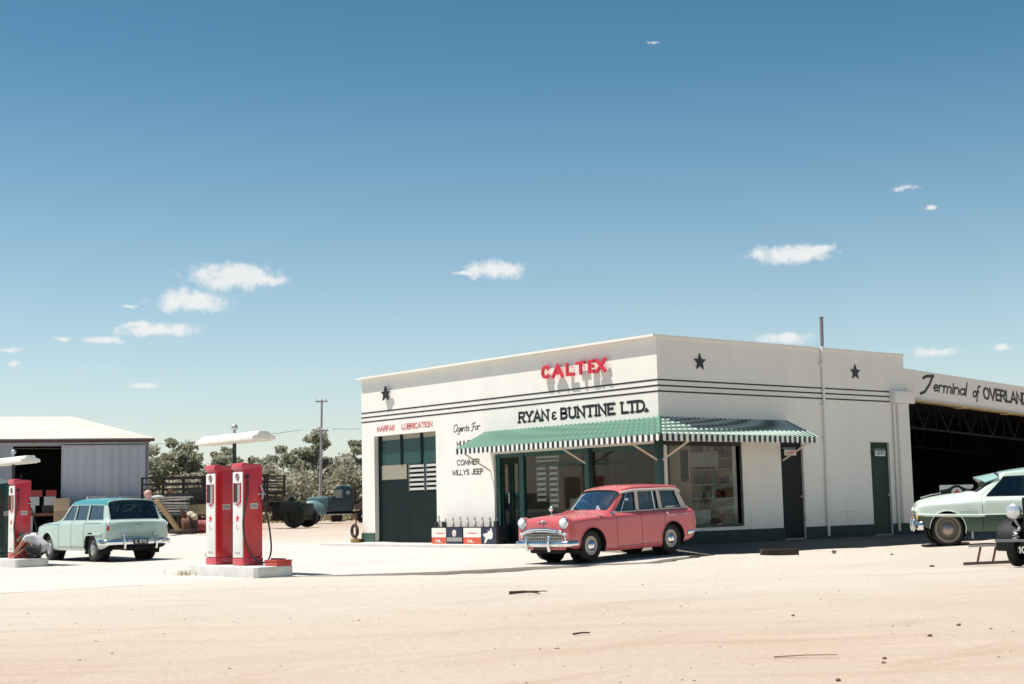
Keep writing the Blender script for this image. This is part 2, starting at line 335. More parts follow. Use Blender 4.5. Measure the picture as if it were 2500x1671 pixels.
def text(mb, s, M, height, width, stroke, gap=.18, shear=0., depth=0., serif=0., z=.004, slope=0., small={}):
    x = 0; items = []
    for ch in s:
        wd, st = G[ch]; k = small.get(ch, 1)
        items.append((x, ch, k)); x += wd*k + gap
    nat = x-gap; kx = width/nat/height
    idx = 0
    for x0, ch, k in items:
        for st in G[ch][1]:
            pts = []
            for (px, py) in st:
                X = (x0+px*k)*kx*height + shear*py*k*height; Y = py*k*height
                pts.append((X, Y+slope*X))
            ribbon(mb, pts, stroke, M, z+.0004*(idx % 7), depth); idx += 1
            if serif:
                for e in (st[0], st[-1]):
                    if e[1] in (0, 1):
                        X = (x0+e[0]*k)*kx*height; Y = e[1]*k*height
                        ribbon(mb, [(X-serif, Y), (X+serif, Y)], stroke*.55, M, z+.0004*(idx % 7)+.003, depth); idx += 1
def star_poly(r, rin=.42, n=5):
    return [((r if i % 2 == 0 else r*rin)*math.sin(math.pi*i/n), (r if i % 2 == 0 else r*rin)*math.cos(math.pi*i/n)) for i in range(2*n)]
def wall(mb, u0, u1, z0, z1, ops, place, th):
    """wall with openings; place(u, w, z): w=0 outside face, w=th inside face"""
    us = sorted({u0, u1, *[o[0] for o in ops], *[o[1] for o in ops]}); zs = sorted({z0, z1, *[o[2] for o in ops], *[o[3] for o in ops]})
    us = [u for u in us if u0 <= u <= u1]; zs = [z for z in zs if z0 <= z <= z1]
    solid = lambda i, j: 0 <= i < len(us)-1 and 0 <= j < len(zs)-1 and not any(o[0] < (us[i]+us[i+1])/2 < o[1] and o[2] < (zs[j]+zs[j+1])/2 < o[3] for o in ops)
    for i in range(len(us)-1):
        for j in range(len(zs)-1):
            if not solid(i, j): continue
            a, b, c, d = us[i], us[i+1], zs[j], zs[j+1]
            for w_ in (0, th): mb.quad(place(a, w_, c), place(b, w_, c), place(b, w_, d), place(a, w_, d))
            if not solid(i-1, j): mb.quad(place(a, 0, c), place(a, th, c), place(a, th, d), place(a, 0, d))
            if not solid(i+1, j): mb.quad(place(b, 0, c), place(b, th, c), place(b, th, d), place(b, 0, d))
            if not solid(i, j-1): mb.quad(place(a, 0, c), place(a, th, c), place(b, th, c), place(b, 0, c))
            if not solid(i, j+1): mb.quad(place(a, 0, d), place(a, th, d), place(b, th, d), place(b, 0, d))

# ------------------------------------------------------------------ terrain
FH = Vector((FWD.x, FWD.y)).normalized()
def sstep(a, b, x):
    t = max(0., min(1., (x-a)/(b-a))); return t*t*(3-2*t)
def gd(x, y):
    dx = max(x, 0, -11.65-x); dy = max(-y, 0, y-24)
    d = math.hypot(dx, dy)
    dp = (x-CAM.x)*FH.x + (y-CAM.y)*FH.y
    return .27*math.exp(-d/2.9)*(1-sstep(60, 90, dp)) + .58*sstep(38, 54, dp)
EDGE = [(-40, -.4), (-14.1, -.4), (-8.7, -.45), (-6.7, .95), (-4.85, 1.5), (-3.0, 2.55), (-1., 1.95), (.4, 1.45), (2., 1.38), (6., 1.30), (10.2, 1.22), (13, 1.2), (24, 1.2)]
def edge_x(y):
    for (a, xa), (b, xb) in zip(EDGE, EDGE[1:]):
        if a <= y <= b:
            t = (y-a)/(b-a); return xa+(xb-xa)*t
    return -1e3
RUTS = [(9.2, .06, .002, .022), (12.2, -.05, .004, .026), (16.4, .12, .0, .024), (20.0, .02, -.003, .022), (14.2, .30, .0, .018)]
def dirt_z(x, y):
    z = gd(x, y)+.004-.046*sstep(-9.8, -6.8, y)
    if x > 0 and y > -3:
        z += (.05+.04*sstep(1.5, 4, x)-z)*sstep(-2.2, 1.0, y)*(1-sstep(4.5, 7, x))
    if x < edge_x(y)+.02 and y < 24 and (y < .4 or x > -.5): z -= .12
    else:
        e = edge_x(y)
        if y > -4 and 0 < x-e < 1.2: z += .03*math.sin(math.pi*min(1, (x-e)/1.2))*(.5+noise.noise(Vector((x*2, y*1.3, 0))))
    dq = (x-CAM.x)*FH.x + (y-CAM.y)*FH.y; lq = (x-CAM.x)*FH.y - (y-CAM.y)*FH.x
    for (d0, sl, cv, dep) in RUTS:
        for e_ in (0, 1.45):
            q = dq-d0-e_-sl*lq-cv*lq*lq
            if abs(q) < .9: z += (-dep*math.exp(-(q/.17)**2) + dep*.45*math.exp(-((abs(q)-.36)/.14)**2))*(.45+.9*abs(noise.noise(Vector((lq*.35, d0, 1)))))
    n = noise.noise(Vector((x*.35, y*.35, 0)))*.035 + noise.noise(Vector((x*1.3, y*1.3, 3)))*.014 + noise.noise(Vector((x*4, y*4, 5)))*.006
    dp = (x-CAM.x)*FH.x + (y-CAM.y)*FH.y
    if y < -7 and x < edge_x(y)+3: n *= .25
    return z + n*(1 if dp > 4 else .4)
def grid_mesh(name, xs, ys, zf, m, keep=None):
    vs = []; id_ = {}; fs = []
    for j, y in enumerate(ys):
        for i, x in enumerate(xs): id_[i, j] = len(vs); vs.append((x, y, zf(x, y)))
    for j in range(len(ys)-1):
        for i in range(len(xs)-1):
            fs.append((id_[i, j], id_[i+1, j], id_[i+1, j+1], id_[i, j+1]))
    me = bpy.data.meshes.new(name); me.from_pydata(vs, [], fs); me.materials.append(m)
    for p in me.polygons: p.use_smooth = True
    o = bpy.data.objects.new(name, me); COL.objects.link(o); return o
def rng(segs):
    out = []
    for a, b, s in segs:
        n = max(1, round((b-a)/s)); out += [a+(b-a)*i/n for i in range(n)]
    return out+[segs[-1][1]]
def ground_mat(name, c1, c2, c3, bump=.5, dust=None):
    m = bpy.data.materials.new(name); m.use_nodes = True; t = m.node_tree; b = t.nodes['Principled BSDF']; b.inputs['Roughness'].default_value = .95; b.inputs['Specular IOR Level'].default_value = .15
    tc = t.nodes.new('ShaderNodeTexCoord')
    def nz_(sc, det, st=(1, 1, 1), rot=0):
        mp = t.nodes.new('ShaderNodeMapping'); mp.inputs['Scale'].default_value = st; mp.inputs['Rotation'].default_value = (0, 0, rot); t.links.new(tc.outputs['Object'], mp.inputs[0])
        n = t.nodes.new('ShaderNodeTexNoise'); n.inputs['Scale'].default_value = sc; n.inputs['Detail'].default_value = det; n.inputs['Roughness'].default_value = .65; t.links.new(mp.outputs[0], n.inputs[0]); return n.outputs['Fac']
    def rmp(v, a, b_):
        r = t.nodes.new('ShaderNodeMapRange'); r.inputs['From Min'].default_value = a; r.inputs['From Max'].default_value = b_; t.links.new(v, r.inputs[0]); return r.outputs[0]
    def mix(f, a, c):
        x = t.nodes.new('ShaderNodeMix'); x.data_type = 'RGBA'; t.links.new(f, x.inputs[0])
        if isinstance(a, tuple): x.inputs[6].default_value = (*a, 1)
        else: t.links.new(a, x.inputs[6])
        x.inputs[7].default_value = (*c, 1); return x.outputs[2]
    c = mix(rmp(nz_(.16, 5), .36, .62), c1, c2)
    c = mix(rmp(nz_(.9, 6, (1, .18, 1), .55), .54, .74), c, c3)
    if dust:
        vm = t.nodes.new('ShaderNodeVectorMath'); vm.operation = 'DISTANCE'; vm.inputs[1].default_value = (-6, -4, 0); t.links.new(tc.outputs['Object'], vm.inputs[0])
        ad = t.nodes.new('ShaderNodeMath'); ad.operation = 'MULTIPLY_ADD'; ad.inputs[1].default_value = 9.0; t.links.new(nz_(.22, 5), ad.inputs[0]); t.links.new(vm.outputs['Value'], ad.inputs[2])
        rr = t.nodes.new('ShaderNodeMapRange'); rr.inputs['From Min'].default_value = 28; rr.inputs['From Max'].default_value = 12; rr.inputs['To Max'].default_value = .85; t.links.new(ad.outputs[0], rr.inputs[0])
        c = mix(rr.outputs[0], c, dust)
    def streak(sc, el, a, b_, amt, col, c):
        mp = t.nodes.new('ShaderNodeMapping'); mp.vector_type = 'TEXTURE'; mp.inputs['Rotation'].default_value = (0, 0, .90); mp.inputs['Scale'].default_value = (el, 1, 1); t.links.new(tc.outputs['Object'], mp.inputs[0])
        n = t.nodes.new('ShaderNodeTexNoise'); n.inputs['Scale'].default_value = sc; n.inputs['Detail'].default_value = 5; n.inputs['Distortion'].default_value = .4; t.links.new(mp.outputs[0], n.inputs[0])
        r = t.nodes.new('ShaderNodeMapRange'); r.inputs['From Min'].default_value = a; r.inputs['From Max'].default_value = b_; r.inputs['To Max'].default_value = amt; t.links.new(n.outputs['Fac'], r.inputs[0])
        return mix(r.outputs[0], c, col)
    c = streak(1.6, 12, .55, .72, .30, c3, c)
    c = streak(5.0, 16, .60, .74, .30, tuple(v*.82 for v in c3), c)
    c = streak(2.3, 8, .58, .75, .5, tuple(min(.62, v*1.12) for v in c2), c)
    g = rmp(nz_(7, 6), .60, .78)
    gm = t.nodes.new('ShaderNodeMath'); gm.operation = 'MULTIPLY'; gm.inputs[1].default_value = .35; t.links.new(g, gm.inputs[0])
    c = mix(gm.outputs[0], c, tuple(v*.62 for v in c3))
    t.links.new(c, b.inputs['Base Color'])
    bp = t.nodes.new('ShaderNodeBump'); bp.inputs['Strength'].default_value = bump; bp.inputs['Distance'].default_value = .03
    t.links.new(nz_(9, 8), bp.inputs['Height']); t.links.new(bp.outputs[0], b.inputs['Normal'])
    return m
DIRT = ground_mat('sandy red dirt', (.435, .335, .255), (.465, .38, .305), (.385, .27, .19), bump=.85, dust=(.545, .51, .45))
APRON = ground_mat('pale dusty concrete', (.53, .505, .46), (.50, .47, .425), (.47, .42, .355), .25)
g = grid_mesh('ground', rng([(-1500, -120, 90), (-120, -50, 5), (-50, -14, 1.2), (-14, 20, .22), (20, 40, 1.2), (40, 120, 8), (120, 1500, 120)]),
              rng([(-1500, -120, 120), (-120, -40, 8), (-40, -19, .8), (-19, 14, .22), (14, 45, 1.2), (45, 140, 5), (140, 1500, 90)]), dirt_z, DIRT)
tag(g, kind='structure')
# raised pale apron with a broken edge
mb = MB()
SHADE_PATH = ground_mat('side path with painted shade', (.17, .15, .135), (.21, .18, .15), (.13, .10, .085), .3)
def pave(mb, ys, fx, ztop, skirt=True):
    rows = []
    for y in ys:
        ex = edge_x(y) + (noise.noise(Vector((y*1.1, 2, 0)))*.16 + noise.noise(Vector((y*4, 7, 0)))*.05)*(1 if y > -6.5 else .4)
        rows.append([(x, y, ztop(x, y)) for x in fx(ex)] + ([(ex-.04, y, ztop(ex, y)-.07), (ex-.06, y, ztop(ex, y)-.3)] if skirt else []))
    n = len(rows[0])
    for a, b in zip(rows, rows[1:]):
        o = len(mb.v); mb.v += a+b
        mb.f += [(o+i, o+i+1, o+n+i+1, o+n+i) for i in range(n-1)]
SHADE_PATH = ground_mat('side path with painted shade', (.17, .15, .135), (.21, .18, .15), (.13, .10, .085), .3)  # path darkened: the building's shadow is put into its colour
mb = MB()
pave(mb, rng([(-40, -16, 1), (-16, -1.4, .2)]), lambda ex: [-60, -30] + [-24+(ex+24)*i/22 for i in range(23)], gd)
pave(mb, rng([(-1.4, .4, .2)]), lambda ex: [-60, -30] + [-24+23.4*i/22 for i in range(23)], gd, False)
tag(mb.build('forecourt_pavement', APRON, smooth=True, ang=50), kind='structure')
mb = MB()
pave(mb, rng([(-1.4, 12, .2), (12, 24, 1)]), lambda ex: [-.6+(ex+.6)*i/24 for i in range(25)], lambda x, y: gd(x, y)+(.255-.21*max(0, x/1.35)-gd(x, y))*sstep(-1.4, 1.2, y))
tag(mb.build('side_path', SHADE_PATH, smooth=True, ang=50), kind='structure')
# footpath round the building
def path_box(mb, x0, x1, y0, y1, h):
    k = max(1, round((x1-x0)/.8)); l = max(1, round((y1-y0)/.8))
    X = [x0+(x1-x0)*i/k for i in range(k+1)]; Y = [y0+(y1-y0)*j/l for j in range(l+1)]
    top = lambda x, y: h
    for i in range(k):
        for j in range(l): mb.quad((X[i], Y[j], h), (X[i+1], Y[j], h), (X[i+1], Y[j+1], h), (X[i], Y[j+1], h))
    for (p, q) in (((x0, y0), (x1, y0)), ((x1, y0), (x1, y1)), ((x1, y1), (x0, y1)), ((x0, y1), (x0, y0))):
        mb.quad((*p, h), (*q, h), (*q, 0), (*p, 0))
mb = MB(); path_box(mb, -12.35, -.9, -.95, .02, .275)
tag(mb.build('footpath', CONC), kind='structure')
# ------------------------------------------------------------------ main building
BW, BD, BH = -11.645, 8.9, 4.78          # left end x, right end y, height
bld = empty('service_station_building', (0, 0, 0), 0, 'white flat roofed corner garage building with black stripes, stars and green striped awning', 'garage')
PL = lambda u, w_, z: (u, w_, z)         # left front: u=x
PR = lambda u, w_, z: (-w_, u, z)        # right front: u=y
Z0 = .28
bay = (-11.03, -8.17, Z0-.01, 3.17); shop = (-5.77, -.07, Z0-.01, 2.46)
rwin = (.07, 2.53, .68, 2.48); lad = (3.97, 4.77, Z0-.01, 2.56); gen = (7.36, 8.13, Z0-.01, 2.56)
mb = MB()
wall(mb, BW, 0, Z0, BH, [bay, shop], PL, .22)
wall(mb, .22, BD, Z0, BH, [rwin, lad, gen], PR, .22)
wall(mb, -.219, 0, Z0, BH, [], lambda u, w_, z: (u, .2195, z), .0) if False else None
mb.build('wall', PLASTER, bld)
mb = MB()                                   # side and back walls, partition, roof slab
mb.box(BW, BW+.2, .221, 7.2, Z0, BH-.5)
mb.build('side_wall', PLASTER, bld)
mb = MB()
lv = [(-20.0, -19.0, 0, 0)]
LB = [(-11.35, -10.35), (-10.2, -9.2), (-9.0, -8.2), (-6.4, -5.6), (-5.45, -4.7)]
wall(mb, BW+.2, -.221, Z0, BH-.5, [(a, b, 1.15, 2.75) for a, b in LB], lambda u, w_, z: (u, 7.0+w_, z), .2)
mb.build('back_wall', PLASTERIN, bld)
mb = MB(); mb.box(BW+.01, -.01, .23, 8.85, 3.95, 4.1)
mb.build('roof', STEEL, bld)
mb = MB(); mb.box(BW+.21, -.23, .23, 6.99, 3.0, 3.1); mb.build('ceiling', PLASTERIN, bld)
mb = MB(); mb.box(BW+.21, -.01, -.0, 8.8, .1, Z0+.004); mb.build('floor', mat('shop floor', (.30, .28, .25), .7), bld)
# louvre slats in the back windows
for (a, b) in LB:
    mb = MB()
    k = 8
    for i in range(k):
        z = 1.2+i*1.5/(k-1)
        mb.add([(a+.03, 7.02, z-.05), (b-.03, 7.02, z-.05), (b-.03, 7.14, z+.06), (a+.03, 7.14, z+.06)], [(0, 1, 2, 3)])
    o = mb.build('louvre_window', mat('frosted louvre glass', (.75, .76, .74), .3), bld)
    mb = MB()
    for x in (a+.02, b-.02): mb.box(x-.02, x+.02, 7.0-.02, 7.19, 1.15, 2.75)
    mb.split('window_frame', DARKGREEN, o)
# rooms
mb = MB(); mb.box(-7.2, -7.05, .23, 6.99, Z0, 3.0); mb.build('partition_wall', PLASTERIN, bld)
mb = MB(); wall(mb, -7.04, -.23, Z0, 3.0, [(-6.6, -3.3, Z0, 2.75)], lambda u, w_, z: (u, 3.6+w_, z), .1); mb.build('partition_wall', PLASTERIN, bld)
mb = MB()
for x in (-5.5, -4.55, -3.9, -3.3): mb.box(x-.05, x+.05, 3.5, 3.58, Z0, 2.9)
mb.box(-6.6, -3.3, 3.5, 3.58, 2.2, 2.3); mb.box(-6.6, -3.3, 3.5, 3.575, 2.8, 2.9); mb.box(-4.55, -3.3, 3.52, 3.57, Z0, 1.2)
mb.build('door_frame', DARKGREEN, bld)
# coping, plinth, corner cap
mb = MB(); mb.box(BW-.06, .03, -.125, .26, BH-.002, BH+.05); mb.box(-.26, .03, .262, BD+.02, BH-.002, BH+.05); mb.build('coping', PLASTER, bld)
mb = MB()
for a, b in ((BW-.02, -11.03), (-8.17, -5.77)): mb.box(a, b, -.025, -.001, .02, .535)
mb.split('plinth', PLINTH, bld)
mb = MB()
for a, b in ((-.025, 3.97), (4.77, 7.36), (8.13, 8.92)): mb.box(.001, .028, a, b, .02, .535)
mb.split('plinth', mat('shaded green plinth paint', (.016, .038, .032), .75, var=.25, vscale=4), bld)  # darker copy of the plinth green; the right wall's shade is painted in
# stripes
mb = MB()
for z in (3.84, 3.715, 3.59):
    mb.box(BW, .006, -.006, -.0005, z-.017, z+.017); mb.box(.0005, .0065, -.0065, 8.24, z-.017, z+.017)
mb.build('black_stripe', BLACK, bld)
# pillar and cap at the right end
mb = MB(); mb.box(.001, .10, 8.45, 8.9, .535, 3.545); mb.build('pillar', PLASTER, bld, bevel=.01)
mb = MB(); mb.box(.001, .17, 8.26, 9.08, 3.55, 3.86); mb.build('pillar_cap', PLASTER, bld, bevel=.02)
# stars
for M in (FACE_L(-10.32, 4.29, .004),):
    mb = MB(); mb.prism(star_poly(.21), M @ T(0, 0, .06), .05); mb.cyl(tuple(M @ Vector((0, 0, 0))), tuple(M @ Vector((0, 0, .07))), .02, n=8); mb.build('star_emblem', BLACK, bld)
for y in (1.34, 6.89):
    mb = MB(); mb.prism(star_poly(.20), FACE_R(y, 4.28, .006), .02); mb.build('star_emblem', BLACK, bld)
# raised red letters
for ch, xa, xb, zb, h in (('C', -3.76, -3.47, 4.15, .31), ('A', -3.38, -2.99, 4.145, .30), ('L', -2.88, -2.60, 4.145, .30), ('T', -2.53, -2.22, 4.145, .30), ('E', -2.11, -1.91, 4.145, .30), ('X', -1.86, -1.52, 4.14, .31)):
    mb = MB(); text(mb, ch, FACE_L(xa+.04, zb+.03), h-.06, xb-xa-.075, .068, depth=.05, z=.12)
    for q in ((xa+.1, zb+.08), (xb-.12, zb+.2)): mb.cyl((q[0], -.004, q[1]), (q[0], -.08, q[1]), .008, n=6)
    mb.build('sign_letter', REDLET, bld, fixn=True)
def sign(s, M, h, wd, st, m, name='painted_sign', **k):
    mb = MB(); text(mb, s, M, h, wd, st, **k); return mb.build(name, m, bld, fixn=False)
sign('RYAN', FACE_L(-4.74, 3.19), .225, 1.07, .062, BLACK, serif=.055)
sign('&', FACE_L(-3.54, 3.19), .16, .16, .046, BLACK)
sign('BUNTINE', FACE_L(-3.2, 3.185), .225, 1.79, .066, BLACK, serif=.055, gap=.26)
sign('LTD.', FACE_L(-1.14, 3.185), .225, .80, .066, BLACK, serif=.055)
sign('MARFAK', FACE_L(-10.87, 3.295), .13, .84, .032, REDPAINT)
sign('LUBRICATION', FACE_L(-9.69, 3.295), .13, 1.37, .032, REDPAINT)
sign('\x01gents', FACE_L(-7.40, 3.10), .18, .66, .020, BLACK, shear=.25, gap=.06)
sign('\x02or', FACE_L(-6.66, 3.11), .18, .36, .020, BLACK, shear=.25, gap=.05)
sign('HUMBER', FACE_L(-7.25, 2.71), .135, .86, .024, BLACK)
sign('COMMER', FACE_L(-7.27, 2.245), .125, .92, .024, BLACK, shear=.1)
sign('WILLYS', FACE_L(-7.48, 2.0), .12, .70, .022, BLACK, shear=.12)
sign('JEEP', FACE_L(-6.67, 2.0), .12, .47, .024, BLACK)
# awning
AW = .95
def awn_panel(mb, p0, p1, q0, q1, n, amp, m=2):
    """corrugated sheet between top edge p0-p1 and lower edge q0-q1"""
    p0, p1, q0, q1 = map(Vector, (p0, p1, q0, q1)); nrm = (p1-p0).cross(q0-p0).normalized()
    if nrm.z < 0: nrm = -nrm
    K = n*6; vs = []; fs = []
    for i in range(K+1):
        t = i/K; off = nrm*amp*math.cos(2*math.pi*t*n)
        a = p0.lerp(p1, t); b = q0.lerp(q1, t)
        for j in range(m+1): vs.append(a.lerp(b, j/m)+off)
    for i in range(K):
        for j in range(m): fs.append((i*(m+1)+j, (i+1)*(m+1)+j, (i+1)*(m+1)+j+1, i*(m+1)+j+1))
    mb.add(vs, fs)
awn = MB().build('awning', GREEN, bld) if False else None
ZT, ZV, ZB = 3.03, 2.585, 2.45
def stripe_mat(name, c1, c2, axis, per, rough):
    m = bpy.data.materials.new(name); m.use_nodes = True; t = m.node_tree; b = t.nodes['Principled BSDF']; b.inputs['Roughness'].default_value = rough
    tc = t.nodes.new('ShaderNodeTexCoord'); sp = t.nodes.new('ShaderNodeSeparateXYZ'); t.links.new(tc.outputs['Object'], sp.inputs[0])
    a = t.nodes.new('ShaderNodeMath'); a.operation = 'DIVIDE'; a.inputs[1].default_value = per; t.links.new(sp.outputs[axis], a.inputs[0])
    f = t.nodes.new('ShaderNodeMath'); f.operation = 'FRACT'; t.links.new(a.outputs[0], f.inputs[0])
    c = t.nodes.new('ShaderNodeMath'); c.operation = 'GREATER_THAN'; c.inputs[1].default_value = .5; t.links.new(f.outputs[0], c.inputs[0])
    x = t.nodes.new('ShaderNodeMix'); x.data_type = 'RGBA'; x.inputs[6].default_value = (*c1, 1); x.inputs[7].default_value = (*c2, 1)
    t.links.new(c.outputs[0], x.inputs[0]); t.links.new(x.outputs[2], b.inputs['Base Color']); return m
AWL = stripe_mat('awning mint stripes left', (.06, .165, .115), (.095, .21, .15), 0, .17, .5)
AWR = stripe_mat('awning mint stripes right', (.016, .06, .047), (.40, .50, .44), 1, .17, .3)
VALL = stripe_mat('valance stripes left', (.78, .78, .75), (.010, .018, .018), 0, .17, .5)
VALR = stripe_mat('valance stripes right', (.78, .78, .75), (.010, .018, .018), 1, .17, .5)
xl, yr = -6.04, 4.2
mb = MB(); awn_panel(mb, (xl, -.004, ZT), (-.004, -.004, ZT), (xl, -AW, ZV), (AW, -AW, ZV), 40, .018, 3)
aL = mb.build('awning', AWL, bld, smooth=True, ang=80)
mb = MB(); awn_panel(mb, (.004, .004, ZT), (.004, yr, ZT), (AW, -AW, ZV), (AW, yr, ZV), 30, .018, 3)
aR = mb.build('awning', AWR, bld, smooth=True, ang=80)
def valance(u0, u1, fn):
    mb = MB(); vs = []; fs = []; per = .17/2
    n = int(round((u1-u0)/per)); 
    for i in range(n):
        a = u0+i*per; b = a+per
        k = 6
        low = [(a+(b-a)*j/k, ZB+.028*(1-math.sin(math.pi*j/k))) for j in range(k+1)]
        mb.quad(*[fn(x, z) for x, z in [(a, ZV+.01), *low, (b, ZV+.01)]])
    return mb
k0 = math.floor(xl/.085)*.085
valance(k0, AW-.01, lambda u, z: (u, -AW-.003, z)).build('valance', VALL, aL)
k0 = math.floor(-AW/.085)*.085+.085
valance(k0, yr, lambda u, z: (AW+.003, u, z)).build('valance', VALR, aR)
mb = MB(); mb.tube([(.004, -.004, ZT+.02), (AW, -AW, ZV+.02)], .03, 8); mb.build('hip_cap', mat('mint paint', (.10, .25, .185), .4), aL)
mb = MB(); mb.tube([(xl, -AW+.03, ZV-.03), (AW-.03, -AW+.03, ZV-.03), (AW-.03, yr, ZV-.03)], .018, 6)
mb.build('awning_frame', PLASTERIN, aL)
mb = MB()
for p, q in (((-2.36, -.05, 2.12), (-2.36, -AW+.05, 2.52)), ((-.03, -.06, 2.10), (-.1, -AW+.05, 2.52)), ((-5.9, -.01, 2.05), (-5.9, -AW+.05, 2.52))): mb.tube([p, q], .022, 8)
mb.split('awning_strut', PLASTERIN, aL)
mb = MB()
for p, q in (((.06, .03, 2.10), (AW-.05, .08, 2.52)), ((.02, 4.02, 2.1), (AW-.05, 4.02, 2.52))): mb.tube([p, q], .022, 8)
mb.split('awning_strut', PLASTERIN, aR)
# lubrication bay: green header panel with small lights above, fixed frame
mb = MB(); mb.box(-11.02, -8.18, .16, .20, 2.36, 3.04); mb.build('roller_door', mat('teal green door paint', (.014, .062, .056), .45, var=.12, vscale=3), bld)
mb = MB(); mb.box(-11.03, -10.9, .13, .22, Z0, 3.17); mb.box(-8.3, -8.17, .13, .215, Z0, 2.36); mb.box(-9.98, -9.9, .13, .21, 2.36, 3.17); mb.box(-9.05, -8.97, .13, .21, 2.36, 3.17)
mb.box(-10.9, -9.7, .145, .19, .29, 1.97); mb.box(-9.7, -9.6, .14, .20, .29, 2.36); mb.box(-9.6, -8.3, .145, .19, .29, 1.62); mb.box(-8.9, -8.82, .14, .195, 1.62, 2.36)
mb.build('door_frame', DARKGREEN, bld)
mb = MB()
for a, b in ((-10.88, -9.99), (-9.89, -9.06), (-8.96, -8.2)): mb.box(a, b, .165, .18, 3.045, 3.165)
mb.split('transom_pane', mat('buff painted glass', (.30, .27, .21), .3), bld)
mb = MB(); mb.box(-10.9, -9.7, .15, .17, 1.97, 2.36)
mb.build('door_window', mat('buff painted glass', (.30, .27, .21), .3), bld)
LOUV = mat('dusty louvre glass', (.55, .55, .51), .3)
def louvres(a, b, y, z0, z1, k):
    mb = MB()
    for i in range(k):
        z = z0+.03+i*(z1-z0)/k; mb.box(a+.01, b-.01, y, y+.012, z, z+(z1-z0)/k*.52)
    o = mb.build('louvre_window', LOUV, bld); mb = MB()
    for x in (a, b-.012): mb.box(x, x+.012, y-.012, y+.03, z0, z1)
    mb.split('window_frame', STEEL, o)
louvres(-9.6, -8.9, .15, 1.63, 2.36, 6); louvres(-8.82, -8.3, .15, 1.63, 2.36, 6)
louvres(-4.42, -4.08, .24, 1.25, 2.12, 7); louvres(-3.95, -3.65, .24, 1.1, 2.12, 8); louvres(-4.42, -3.6, .24, 2.18, 2.36, 2)
# shop front joinery
sf = MB()
sf.box(-5.76, -5.62, .06, .16, Z0, 2.45); sf.box(-4.86, -4.70, .05, .17, Z0, 2.45); sf.box(-2.44, -2.29, -.01, .12, Z0, 2.45)
sf.box(-5.61, -.1, .07, .15, 2.36, 2.455); sf.box(-4.69, -1.7, .16, .2, 2.10, 2.15); sf.box(-4.69, -2.45, .05, .14, .29, .62); sf.box(-2.28, -.13, .05, .14, .29, .62)
sfo = sf.build('shopfront_frame', GREEN, bld)
mb = MB(); mb.box(-.12, .055, -.05, .065, Z0, 2.60); mb.build('corner_post', GREEN, bld, bevel=.008)
mb = MB()
for a, b, c, d in ((.01, .07, .67, 2.5), (2.53, 2.60, .62, 2.5)): mb.box(-.10, .015, a, b, c, d)
mb.box(-.10, .018, .07, 2.53, .61, .68); mb.box(-.10, .018, .07, 2.53, 2.42, 2.50); 
mb.build('window_frame', BLACK, bld)
mb = MB(); mb.box(-.08, -.04, .12, 2.5, 2.49, 2.535); mb.build('window_head', PLASTERIN, bld)
for (a, b) in ((-4.69, -2.45), (-2.28, -.13)):
    mb = MB(); mb.quad((a, .095, .62), (b, .095, .62), (b, .095, 2.36), (a, .095, 2.36)); mb.build('shop_window', SHOPGLASS, bld)
mb = MB(); mb.quad((-.05, .07, .68), (-.05, 2.53, .68), (-.05, 2.53, 2.42), (-.05, .07, 2.42)); mb.build('shop_window', SHOPGLASS, bld)
# shop door (dark double doors)
mb = MB()
for a, b in ((-5.61, -5.25), (-5.23, -4.87)):
    mb.box(a, b, .10, .14, .29, .75); mb.box(a, a+.09, .10, .14, .75, 2.3); mb.box(b-.09, b, .10, .14, .75, 2.3); mb.box(a+.09, b-.09, .105, .135, 2.2, 2.3)
dr = mb.build('shop_door', DARKGREEN, bld)
mb = MB()
for a, b in ((-5.52, -5.34), (-5.14, -4.96)): mb.quad((a, .12, .75), (b, .12, .75), (b, .12, 2.2), (a, .12, 2.2))
mb.build('door_pane', glass('dark door glass', (.25, .28, .28)), dr)
mb = MB(); mb.tube([(-5.27, .09, 1.25), (-5.27, .06, 1.25), (-5.27, .06, 1.5), (-5.27, .09, 1.5)], .012, 6); mb.build('door_handle', CHROME, dr)
# toilet doors, recessed
for (a, b, z0, z1), nm in ((lad, 0), (gen, 1)):
    mb = MB(); mb.box(-.14, -.06, a+.002, b-.002, Z0, z1-.002)
    d = mb.build('toilet_door', mat('shadowy black door', (.006, .007, .008), .8) if nm == 0 else mat('dark bottle green', (.008, .034, .022), .7), bld)
    mb = MB(); mb.cyl((-.06, b-.1, 1.25), (-.01, b-.1, 1.25), .025, n=10); mb.build('door_knob', STEEL, d)
# vent pipe up the right front and rainwater pipe by the pillar
mb = MB(); mb.tube([(.05, 5.53, .30), (.05, 5.545, 1.4)], .035, 10); mb.tube([(.05, 5.545, 1.4), (.05, 5.6, 4.80)], .03, 10); mb.tube([(.05, 5.6, 4.72), (.05, 5.62, 5.52)], .042, 10)
vp = mb.build('vent_pipe', PLASTER, bld, smooth=True)
mb = MB(); mb.tube([(.05, 5.6, 4.86), (.05, 5.622, 5.56)], .045, 10); mb.ell((.05, 5.622, 5.56), (.06, .06, .03), 10, 6)
mb.build('vent_cap', mat('grey lead paint', (.22, .21, .24), .6), vp, smooth=True)
mb = MB()
for z in (.9, 1.6, 2.6, 3.4, 4.4): mb.box(.0, .09, 5.5, 5.64, z, z+.03)
mb.split('pipe_bracket', PLASTER, vp)
mb = MB(); mb.tube([(.05, 8.31, .35), (.05, 8.34, 3.54)], .035, 10)
mb.build('rainwater_pipe', PLASTER, bld, smooth=True)
# faded pencil cross on the wall
mb = MB(); mb.box(.0005, .002, 6.3, 6.32, .6, 1.25); mb.box(.0005, .002, 6.0, 6.62, .86, .875); mb.build('wall_stain', mat('wall scuff', (.60, .57, .53), .9), bld)

